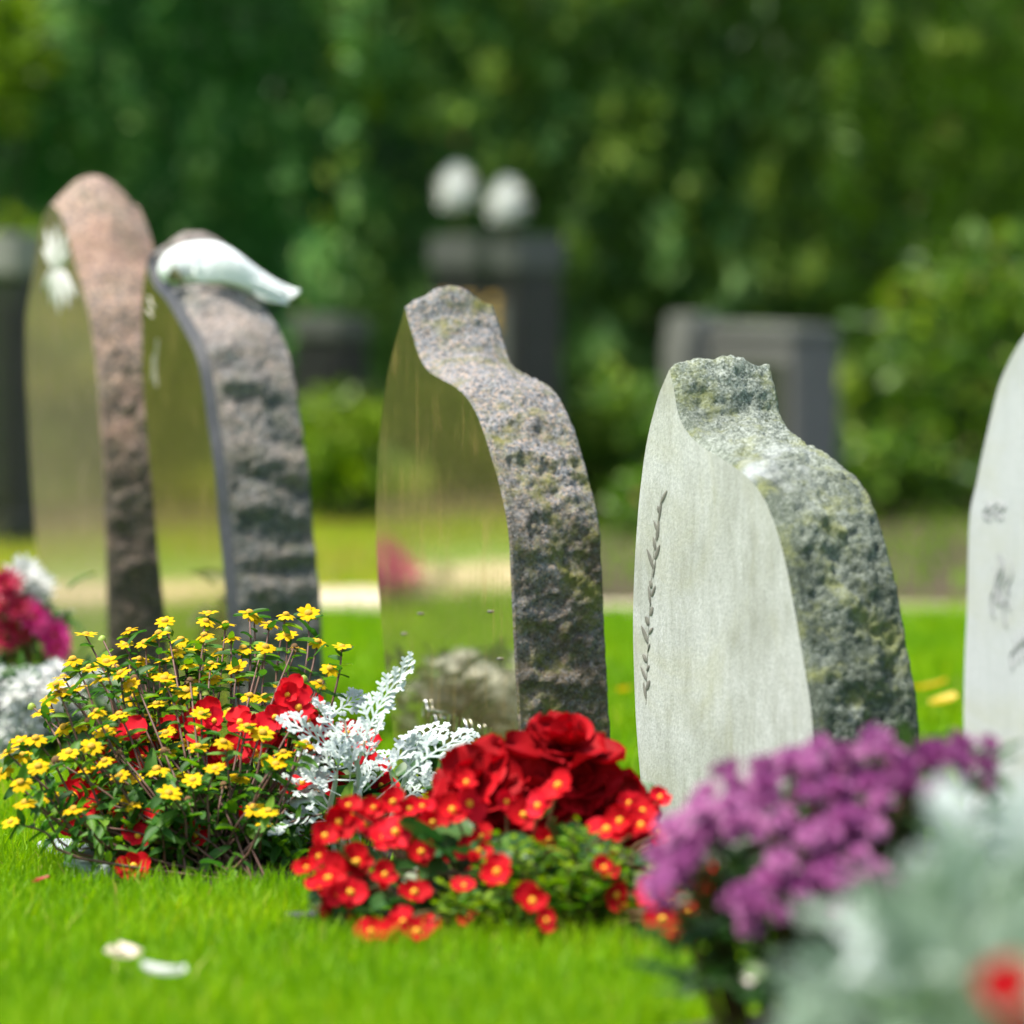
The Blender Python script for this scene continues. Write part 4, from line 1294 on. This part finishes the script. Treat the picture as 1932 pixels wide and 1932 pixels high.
# pink and white bouquet at the left edge
bq = Vector((at(30, 1300, 7.12).x, 7.16, 0))
bp = Plant("pink_flower_bouquet", bq, "pink, red and white flowers at the left edge above the white clump", "flowering plant", "plants on the graves")
for (px, py, kind, sc, nx) in [(45, 1085, 3, 0.95, 0.1), (70, 1105, 3, 0.9, 0.4), (25, 1105, 3, 0.9, -0.3), (50, 1115, 3, 0.9, 0.0), (62, 1165, 0, 0.95, 0.8), (78, 1188, 1, 0.85, 0.9), (100, 1200, 1, 1.0, 0.7), (104, 1222, 0, 0.85, 0.6), (55, 1150, 1, 0.8, 0.2),
                              (10, 1105, 2, 0.9, -0.2), (20, 1128, 2, 0.9, 0.0), (8, 1175, 2, 0.8, 0.0), (30, 1190, 2, 0.8, 0.1), (0, 1140, 2, 0.9, 0), (35, 1150, 2, 0.7, 0), (12, 1210, 2, 0.7, 0)]:
    p = at(px, py, 7.12 + random.uniform(-0.03, 0.03))
    bp.flower(PK_FLOW[kind], frame_z(p, Vector((nx, -0.8, 0.45)), random.uniform(0, 6), sc), knob("flower_centre", 0.005, M_yc))
    r = Vector((bq.x + random.uniform(-0.02, 0.02), bq.y, 0)); bp.stem([r, r.lerp(p, 0.6) + Vector((0, 0, 0.02)), p], 0.0025, 0.0016, M_bstem, "stem", 7)
for k in range(160):
    p = Vector((bq.x + random.gauss(0, 0.045), bq.y + random.uniform(-0.05, 0.08), random.uniform(0.02, 0.19)))
    bp.leaf(random.choice(G_LEAF), frame(p, rv(1) + Vector((0, -0.3, 0.4)), Vector((0, -0.4, 1)) + rv(0.4), random.uniform(0.9, 1.4)))
bp.finish(100)

# the pink plant across the lawn whose image shows in the polished stone
pk = Vector((-2.25, 8.72, 0))
p2 = Plant("pink_flower_plant", pk, "low pink flowering plant mirrored in the polished middle gravestone", "flowering plant")
for k in range(9):
    a = k * 2.4; r = 0.012 * math.sqrt(k)
    p = pk + Vector((r * math.cos(a), r * math.sin(a), 0.09 - r * 0.6))
    p2.flower(PK_FLOW[k % 2], frame_z(p, Vector((math.cos(a) * 0.6 + 0.4, math.sin(a) * 0.6 - 0.4, 0.6)), a, 1.7))
    p2.stem([pk, pk.lerp(p, 0.5) + Vector((0, 0, 0.03)), p], 0.002, 0.0015, M_bstem, "stem", 6, 4)
for k in range(60):
    p = pk + Vector((random.gauss(0, 0.05), random.gauss(0, 0.05), random.uniform(0.01, 0.06)))
    p2.leaf(random.choice(G_LEAF), frame(p, rv(1) + Vector((0, 0, 0.4)), Vector((0, 0, 1)) + rv(0.4), 1.2))
p2.finish(60)


# ---------------------------------------------------------------- things lying on the grass
def stone_lump(name, c, rx, ry, rz, mat, label, cat, seed, rot=0.0, flat=0.0, group=None):
    bm = bmesh.new()
    bmesh.ops.create_icosphere(bm, subdivisions=3, radius=1)
    for v in bm.verts:
        p = v.co.copy()
        p *= 1 + 0.14 * mnoise.noise(p * 1.6 + Vector((seed, 0, 0))) + 0.03 * mnoise.noise(p * 5 + Vector((0, seed, 0)))
        if flat: p = Vector([math.copysign(min(abs(q), 1 - flat * 0.3) ** (1 - flat * 0.5), q) for q in p])
        v.co = Vector((p.x * rx, p.y * ry, p.z * rz))
    me = bpy.data.meshes.new(name); bm.to_mesh(me); bm.free()
    me.materials.append(mat)
    me.polygons.foreach_set("use_smooth", [True] * len(me.polygons))
    o = obj(name, me, None, Matrix.Translation(c) @ Matrix.Rotation(rot, 4, 'Z'))
    return tag(o, label, cat, group)


c = ground(128, 1632); stone_lump("kerb_stone", c + Vector((0, 0.02, 0.010)), 0.024, 0.05, 0.014, M_kerb, "bluish grey kerb stone under the yellow plant, upper of two", "stone", 2, 0.5, 0.6, "kerb stones by the yellow plant")
c = ground(178, 1668); stone_lump("kerb_stone", c + Vector((0, 0.02, 0.009)), 0.026, 0.045, 0.013, M_kerb, "bluish grey kerb stone under the yellow plant, lower of two", "stone", 5, 0.7, 0.6, "kerb stones by the yellow plant")
for (px, py, rx, s, lab) in [(1372, 1893, 0.020, 3, "pale pebble in the grass below the purple flowers, left of two"), (1432, 1910, 0.022, 8, "pale pebble in the grass below the purple flowers, right of two")]:
    c = ground(px, py); stone_lump("pebble", c + Vector((0, 0, 0.016)), rx, rx * 0.8, 0.014, M_pebble, lab, "pebble", s, 0.3, 0, "pale pebbles at the bottom")


def flat_leaf(name, px, py, L, W, mat, label, cat, ang, lift, seed, group=None, curl=0.25):
    v, f = petal_grid(L, W, 6, 4, 0.4, curl, 0.05, seed, 0, 0.9)
    v2 = [p + Vector((0, -L / 2, 0)) for p in v]
    me = to_mesh(name, v2, f, mat)
    c = ground(px, py) if isinstance(px, (int, float)) else px
    o = obj(name, me, None, Matrix.Translation(c + Vector((0, 0, lift))) @ Matrix.Rotation(ang, 4, 'Z') @ Matrix.Rotation(-0.45, 4, 'X'))
    return tag(o, label, cat, group)


M_petalpale = leafy("pale_fallen_petal", [(0, (0.78, 0.60, 0.48)), (1, (0.82, 0.72, 0.62))], 0.3, 0.6, 1.0)
flat_leaf("fallen_petal", 237, 1890, 0.036, 0.032, M_petalpale, "cream fallen petal on the near grass, left of two", "petal", 0.4, 0.032, 1, "cream petals on the near grass", 0.5)
flat_leaf("fallen_petal", 318, 1918, 0.034, 0.030, M_white, "cream fallen petal on the near grass, right of two", "petal", 1.2, 0.030, 2, "cream petals on the near grass", 0.5)
flat_leaf("fallen_petal", 68, 1706, 0.014, 0.009, M_rose, "dark red fallen petal on the grass at left, nearer the edge of the picture", "petal", 0.4, 0.02, 3, "dark red petals on the grass at left")
flat_leaf("fallen_petal", 82, 1704, 0.013, 0.009, M_rose, "dark red fallen petal on the grass at left, nearer the yellow plant", "petal", 1.9, 0.022, 4, "dark red petals on the grass at left")
flat_leaf("fallen_leaf", 1755, 1350, 0.05, 0.022, M_yleaf, "yellow fallen leaf on the lawn between the two right gravestones, upper", "leaf", 1.4, 0.035, 5, "yellow fallen leaves")
flat_leaf("fallen_leaf", 1785, 1372, 0.045, 0.03, M_yleaf, "yellow fallen leaf on the lawn between the two right gravestones, lower", "leaf", 2.2, 0.030, 6, "yellow fallen leaves")
flat_leaf("fallen_leaf", 1178, 1350, 0.024, 0.02, M_yleaf, "small yellow fallen leaf between the polished and the lichen gravestones", "leaf", 0.6, 0.032, 7, "yellow fallen leaves")

# dark edging strip along the red bed
a, b = ground(540, 1768), ground(905, 1772)
V, F = [], []
for k in range(25):
    t = k / 24
    p = a.lerp(b, t) + Vector((0, 0.008 * math.sin(t * 3), 0))
    for dx, dz in ((-0.003, -0.02), (-0.003, 0.010), (-0.001, 0.0125), (0.003, 0.0125), (0.005, 0.010), (0.005, -0.02)):
        V.append(p + Vector((0, dx, dz + 0.01)) - a)
for k in range(24):
    for j in range(5):
        q = k * 6 + j
        F.append((q, q + 1, q + 7, q + 6))
F += [tuple(range(6)), tuple(range(24 * 6, 25 * 6))]
tag(obj("edging_strip", to_mesh("edging_strip", V, F, M_black, False), None, Matrix.Translation(a)), "black edging strip in the grass at the red begonia's left", "edging")


# ---------------------------------------------------------------- graves in the background
def beveled_box(name, sx, sy, sz, mat, bev=0.008, z0=0.0):
    bm = bmesh.new()
    bmesh.ops.create_cube(bm, size=1)
    for v in bm.verts:
        v.co = Vector((v.co.x * sx, v.co.y * sy, (v.co.z + 0.5) * sz + z0))
    bmesh.ops.bevel(bm, geom=bm.edges[:], offset=bev, segments=2, affect='EDGES')
    me = bpy.data.meshes.new(name); bm.to_mesh(me); bm.free()
    me.materials.append(mat)
    return me


def far_stone(label, x_px, y, width, thick, top_px, m_body, m_face, m_cap=None, cap_h=0.05, over=0.012, gold=False, plinth=True):
    """block gravestone turned like the front row: local x = along the face, local y = thickness"""
    base = at(x_px, 900, y); base.z = 0
    h = at(x_px, top_px, y).z
    root = empty("background_gravestone", base, label, "gravestone", "gravestones in front of the hedge")
    R = Matrix.Translation(base) @ Matrix((D, N, Vector((0, 0, 1)))).transposed().to_4x4()
    T = lambda x, yy: R @ Matrix.Translation((x, yy, 0))
    hb = h - (cap_h if m_cap else 0)
    if plinth:
        obj("plinth", beveled_box("plinth", width + 0.1, thick + 0.08, 0.07, m_body), root, T(width / 2, thick / 2))
    obj("stone_body", beveled_box("stone_body", width, thick, hb - 0.002, m_body), root, T(width / 2, thick / 2))
    if m_cap:
        obj("cap_slab", beveled_box("cap_slab", width + 2 * over, thick + 2 * over, cap_h, m_cap, z0=hb), root, T(width / 2, thick / 2))
    obj("face_panel", beveled_box("face_panel", width * 0.86, 0.012, (hb - 0.1) * 0.88, m_face, 0.004, 0.09), root, T(width / 2, -0.004))
    if gold:
        for k in range(9):
            zz = hb - 0.07 - 0.028 * (k % 3)
            obj("gilded_letter", beveled_box("gilded_letter", 0.045, 0.006, 0.018, M_gold, 0.002, zz), root, T(width * (0.22 + 0.14 * (k // 3) * 2), -0.012))
    return root, h


ms, msh = far_stone("dark capped monument carrying two white balls, behind the middle gravestone", 978, 12.0, 0.50, 0.10, 445, M_dark, M_mid, M_mid, 0.075, 0.006, True)
far_stone("grey block gravestone in front of the hedge, behind the lichen gravestone", 1496, 12.2, 0.46, 0.11, 616, M_mid2, M_glosspanel, M_pale, 0.03, 0.003)
far_stone("narrow pale stone beside the grey block gravestone near the hedge", 1306, 12.6, 0.15, 0.07, 592, M_pale, M_pale)
far_stone("dark pale-topped gravestone at the far left edge", 34, 11.5, 0.5, 0.05, 440, M_dark, M_dark, M_pale, 0.085, 0.01)
far_stone("low grey gravestone behind the dove gravestone, by the hedge", 640, 12.4, 0.30, 0.07, 598, M_dark, M_dark, M_mid, 0.05, 0.004)
M_ball = leafy("ball_petal", [(0, (0.80, 0.82, 0.80)), (1, (0.86, 0.87, 0.85))], 0.35, 0.7, 1.0, spec=0.1)
BALL = to_mesh("petals", *join([(*flower_ring(16, 0.030, 0.017, 0.004, lift, 0.25, 0.3, 900 + k, 2, 2, 0.2), Matrix.Translation((0, 0, z))) for k, (lift, z) in enumerate([(-0.75, 0.012), (-0.35, 0.013), (0.0, 0.016), (0.35, 0.019), (0.7, 0.022), (1.05, 0.024), (1.35, 0.024)])] + [(*dome(0.024, 0.026, 12, 4, 0.012), None), (*dome(0.024, -0.020, 12, 4, 0.012), None)]), M_ball)
for (px, py, lab) in [(862, 366, "round white bloom on the dark capped monument, left of two"), (957, 391, "round white bloom on the dark capped monument, right of two")]:
    p = at(px, py, 12.05 if px > 900 else 12.15)
    r = empty("white_ball_flower", Vector((p.x, p.y, msh)), lab, "flower", "white blooms on the monument")
    core = obj("petal_ball", BALL, r, Matrix.Translation(p - Vector((0, 0, 0.018))) @ Matrix.Scale(1.32, 4))
    st = bez([Vector((p.x, p.y, msh - 0.001)), Vector((p.x + 0.003, p.y, (p.z + msh) / 2)), p], 5)
    V, F = tube(st, 0.004, 0.003, 6, r.location)
    obj("stalk", to_mesh("stalk", V, F, M_bstem), r, Matrix.Translation(r.location))


# ---------------------------------------------------------------- hedge and shrubs
def leaf_cloud(C, size, dirs, tint, aspect=0.45):
    """C (n,3) centres, size (n,), dirs (n,3): two-triangle folded leaves"""
    n = len(C)
    d = dirs / np.linalg.norm(dirs, axis=1, keepdims=True)
    r = rng.normal(size=(n, 3))
    s = np.cross(d, r); s /= np.linalg.norm(s, axis=1, keepdims=True)
    u = np.cross(s, d)
    L = size[:, None]
    b = C - d * L * 0.5
    t = C + d * L * 0.5
    l = C - s * L * aspect * 0.5 + u * L * 0.10
    q = C + s * L * aspect * 0.5 + u * L * 0.10
    V = np.stack([b, l, t, q], 1).reshape(-1, 3)
    i = np.arange(n)[:, None] * 4
    T = np.concatenate([i + np.array([[0, 2, 1]]), i + np.array([[0, 3, 2]])], 0)
    return V, T, np.repeat(tint, 4)


def vnoise(pts, sc, seed):
    return np.array([mnoise.noise(Vector((p[0] * sc[0] + seed, p[1] * sc[1], seed * 0.7))) for p in pts])


def hedge(label, x0, x1, mat, yfront, height, dens_in, dens_out, seed, vis=(-1.7, 1.7), fade=(0, 0), over=0.16, curl=0.0):
    base = Vector(((x0 + x1) / 2, yfront + 0.5, 0))
    root = empty("hedge", base, label, "hedge")
    segs = []
    for (a, b, dn, sz) in ((x0, min(x1, vis[0]), dens_out, 0.085), (max(x0, vis[0]), min(x1, vis[1]), dens_in, 0.042), (max(x0, vis[1]), x1, dens_out, 0.085)):
        if b > a:
            n = int((b - a) * height * dn)
            segs.append((a + (b - a) * rng.random(n), height * rng.random(n) ** 1.05, np.full(n, sz)))
    X = np.concatenate([s[0] for s in segs]); Z = np.concatenate([s[1] for s in segs]); S = np.concatenate([s[2] for s in segs])
    # weeping clumps: surface relief stretched downwards
    pts = np.stack([X, Z], 1)
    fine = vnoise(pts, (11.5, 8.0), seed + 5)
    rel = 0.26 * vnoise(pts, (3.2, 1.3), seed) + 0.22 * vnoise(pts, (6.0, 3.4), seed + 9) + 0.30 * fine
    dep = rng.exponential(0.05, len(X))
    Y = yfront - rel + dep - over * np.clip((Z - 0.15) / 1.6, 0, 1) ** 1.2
    Y = Y + curl * np.clip((X - (x1 - 0.9)) / 0.9, 0, 1) ** 2
    keep = rng.random(len(X)) < np.clip(0.85 + 1.3 * fine, 0.35, 1)
    keep &= (X > x0 + fade[0] * rng.random(len(X)) ** 1.5) & (X < x1 - fade[1] * rng.random(len(X)) ** 1.5)
    X, Y, Z, S, rel, fine = X[keep], Y[keep], Z[keep], S[keep], rel[keep], fine[keep]
    n = len(X)
    dirs = np.stack([rng.normal(0, 0.5, n), -0.5 + rng.normal(0, 0.4, n), -0.6 + rng.normal(0, 0.5, n)], 1)
    cl = vnoise(np.stack([X, Z], 1), (5, 3.2), seed + 31)
    tint = np.clip(0.50 + 0.35 * cl + 0.55 * fine + rng.normal(0, 0.2, n), 0.0, 0.97)  # fine term paints lit tips and dark gaps into the leaf colour
    tint = np.where(rng.random(n) < 0.006, 0.995, tint)
    V, T, tn = leaf_cloud(np.stack([X, Y, Z], 1) - np.array(base), S * rng.uniform(0.7, 1.3, n), dirs, tint)
    o = obj("foliage", bulk_mesh("foliage", V, T, mat, tn), root, Matrix.Translation(base)); o["kind"] = "stuff"
    # inner mass of shoots
    Vc, Fc = [], []
    nx, nz = int((x1 - x0) / 0.12) + 2, 16
    for k in range(nz + 1):
        for i in range(nx):
            x = x0 + (x1 - x0) * i / (nx - 1); z = height * k / nz
            Vc.append(Vector((x, yfront + 0.55 + 0.18 * mnoise.noise(Vector((x * 3, z * 2, seed))) - over * max(0, min(1, (z - 0.15) / 1.6)) ** 1.2 + curl * max(0, (x - (x1 - 0.9)) / 0.9) ** 2, z)) - base)
    for k in range(nz):
        for i in range(nx - 1):
            a = k * nx + i
            Fc.append((a, a + 1, a + nx + 1, a + nx))
    obj("inner_shoots", to_mesh("inner_shoots", Vc, Fc, mat), root, Matrix.Translation(base))
    for i in range(max(3, int((x1 - x0) / 0.9))):
        x = x0 + 0.4 + i * 0.9
        if x > x1: break
        t = [Vector((x, yfront + 0.75, 0)), Vector((x + 0.05, yfront + 0.6, height * 0.5)), Vector((x - 0.03, yfront + 0.45, height * 0.95))]
        Vt, Ft = tube(bez(t, 6), 0.045, 0.012, 7, base)
        obj("trunk", to_mesh("trunk", Vt, Ft, M_bark), root, Matrix.Translation(base))


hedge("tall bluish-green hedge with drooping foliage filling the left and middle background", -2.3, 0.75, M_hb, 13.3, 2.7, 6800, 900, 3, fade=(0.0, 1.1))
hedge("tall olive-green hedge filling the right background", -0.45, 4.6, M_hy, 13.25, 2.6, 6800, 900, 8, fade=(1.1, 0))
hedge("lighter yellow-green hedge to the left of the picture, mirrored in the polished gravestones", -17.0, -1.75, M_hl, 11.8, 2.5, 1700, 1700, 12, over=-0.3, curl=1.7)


def shrub(name, label, px, top_px, y, rx, ry, n, size, mat, hollow=0.35, z_lo=0.05, seed=0):
    base = at(px, 900, y); base.z = 0
    h = at(px, top_px, y).z
    root = empty(name, base, label, "shrub", "shrubs before the hedge")
    th = rng.random(n) * 6.283; cz = rng.uniform(-1, 1, n); rr = (hollow + (1 - hollow) * rng.random(n) ** 0.6)
    lump = 1 + 0.35 * np.array([mnoise.noise(Vector((math.cos(a) * 2.2, math.sin(a) * 2.2, c * 2.5 + seed))) for a, c in zip(th, cz)])
    q = np.sqrt(1 - cz * cz) * rr * lump
    hc = (h - z_lo) / 2
    Cn = np.stack([rx * q * np.cos(th), ry * q * np.sin(th), z_lo + hc + hc * cz * rr * lump], 1)
    Cn[:, 2] = np.maximum(Cn[:, 2], 0.01)
    dirs = np.stack([np.cos(th) * q + rng.normal(0, .4, n), np.sin(th) * q + rng.normal(0, .4, n), rng.normal(0.1, .5, n)], 1)
    V, T, tn = leaf_cloud(Cn, size * rng.uniform(0.7, 1.3, n), dirs, np.clip(0.5 + 0.3 * (lump - 1) * 3 + rng.normal(0, 0.2, n), 0, 0.99), 0.5)
    o = obj("crown", bulk_mesh("crown", V, T, mat, tn), root, Matrix.Translation(base)); o["kind"] = "stuff"
    for k in range(7):
        a = k * 0.9 + seed
        t = base + Vector((rx * 0.6 * math.cos(a), ry * 0.6 * math.sin(a), h * 0.8))
        Vt, Ft = tube(bez([base, base.lerp(t, 0.5) + Vector((0, 0, 0.04)), t], 6), 0.0028, 0.0012, 5, base)
        obj("stem", to_mesh("stem", Vt, Ft, M_bark), root, Matrix.Translation(base))


shrub("lime_shrub", "lime-green shrub shoot in front of the olive hedge, upper right", 1765, 515, 12.95, 0.14, 0.16, 320, 0.055, M_ys, 0.1, 0.42, 1)
shrub("leafy_shrub", "mid-green shrub low before the right hedge, left of the cut-off gravestone", 1880, 430, 12.7, 0.30, 0.2, 900, 0.055, M_hy, 0.2, 0.1, 2)
shrub("low_shrub", "low yellow-green shrub between the dove gravestone and the polished one", 655, 735, 12.4, 0.17, 0.15, 700, 0.05, M_ys, 0.2, 0.02, 3)
shrub("low_shrub", "dark green low shrub at the foot of the hedge, right of the polished gravestone", 1170, 700, 12.3, 0.14, 0.15, 800, 0.05, M_hy, 0.2, 0.02, 4)
shrub("low_shrub", "dark green low shrub at the hedge foot, right of the lichen gravestone", 1690, 800, 12.6, 0.22, 0.15, 800, 0.045, M_hy, 0.2, 0.02, 14)
shrub("low_shrub", "small olive ground shrub at the hedge foot between polished and lichen gravestones", 1215, 880, 11.7, 0.10, 0.1, 260, 0.04, M_hy, 0.2, 0.01, 15)
shrub("yellow_shrub", "yellowish shrub beside the far left edge gravestone", 40, 395, 12.6, 0.10, 0.1, 300, 0.05, M_ys, 0.2, 0.3, 5)
shrub("bright_shrub", "yellow-green shrub high in the upper left corner", 8, -40, 13.0, 0.12, 0.16, 350, 0.06, M_ys, 0.2, 0.85, 6)


# ---------------------------------------------------------------- grass
def grass_blades(n_reg):
    Vs, Ts, Tn, off = [], [], [], 0
    for (x0, x1, y0, y1, dens, h, w, wedge, tb) in n_reg:
        n = int((x1 - x0) * (y1 - y0) * dens)
        X = x0 + (x1 - x0) * rng.random(n); Y = y0 + (y1 - y0) * rng.random(n)
        inw = np.abs(X) < 0.0889 * Y + 0.16
        k = inw if wedge == 1 else (~inw if wedge == -1 else np.ones(n, bool))
        if y0 < PATH0:
            k &= Y < PATH0 + 0.06 + bend(X)
        for (cx, cy, rx, ry) in BARE:
            k &= (((X - cx) / rx) ** 2 + ((Y - cy) / ry) ** 2) > 1
        for (C, w0, th) in STONES:
            rx_, ry_ = X - C.x, Y - C.y
            u = rx_ * D.x + ry_ * D.y; v = rx_ * N.x + ry_ * N.y
            k &= ~((u > -0.004) & (u < w0 + 0.004) & (v > -0.002) & (v < th + 0.004))
        X, Y = X[k], Y[k]; n = len(X)
        pt = np.array([mnoise.noise(Vector((x * 4.5, y * 4.5, 2.0))) for x, y in zip(X, Y)])
        H = h * np.clip(rng.normal(1, 0.28, n), 0.35, 1.9) * (1 + 0.25 * pt)
        W = w * rng.uniform(0.7, 1.3, n)
        a = rng.random(n) * 6.283; lean = np.abs(rng.normal(0.35, 0.28, n)) * H
        la = rng.random(n) * 6.283
        dx, dy = np.cos(la) * lean, np.sin(la) * lean
        sx, sy = np.cos(a) * W / 2, np.sin(a) * W / 2
        zz = np.zeros(n)
        v0 = np.stack([X - sx, Y - sy, zz], 1); v1 = np.stack([X + sx, Y + sy, zz], 1)
        v2 = np.stack([X - sx * .8 + dx * .35, Y - sy * .8 + dy * .35, H * .6], 1); v3 = np.stack([X + sx * .8 + dx * .35, Y + sy * .8 + dy * .35, H * .6], 1)
        v4 = np.stack([X + dx, Y + dy, H * np.sqrt(np.clip(1 - 0.3 * (lean / H) ** 2, 0.3, 1))], 1)
        V = np.stack([v0, v1, v2, v3, v4], 1).reshape(-1, 3)
        i = np.arange(n)[:, None] * 5 + off
        T = np.concatenate([i + np.array([[0, 1, 3]]), i + np.array([[0, 3, 2]]), i + np.array([[2, 3, 4]])], 0)
        tint = np.clip(0.48 + tb + 0.35 * pt + rng.normal(0, 0.17 if tb == 0 else 0.08, n), 0.0, 0.96 if tb == 0 else 0.985)
        tint = np.where(rng.random(n) < 0.012, 0.995, tint)
        Vs.append(V); Ts.append(T); Tn.append(np.repeat(tint, 5)); off += 5 * n
    return np.concatenate(Vs), np.concatenate(Ts), np.concatenate(Tn)


V, T, tn = grass_blades([
    (-0.72, 0.72, 3.2, 6.6, 32000, 0.024, 0.0021, 1, 0),
    (-1.0, 1.0, 6.6, PATH0 + 0.06, 14000, 0.026, 0.0026, 1, 0),
    (-3.4, 2.2, 3.2, PATH0 + 0.06, 2600, 0.033, 0.0050, -1, 0),
    (-7.0, -3.4, 5.5, PATH0 + 0.06, 1600, 0.034, 0.0062, 0, 0),
    (-2.6, 0.05, PATH1 - 0.05, 13.2, 3500, 0.025, 0.005, 0, 0.49),
    (-7.0, -2.6, PATH1 - 0.05, 11.0, 1500, 0.025, 0.006, 0, 0.46),
    (0.0, 2.4, PATH1 - 0.2, 13.0, 420, 0.035, 0.008, 0, -0.15)])
tag(obj("grass", bulk_mesh("grass", V, T, M_grass, tn)), "short bright green lawn grass", "grass", None, "stuff")
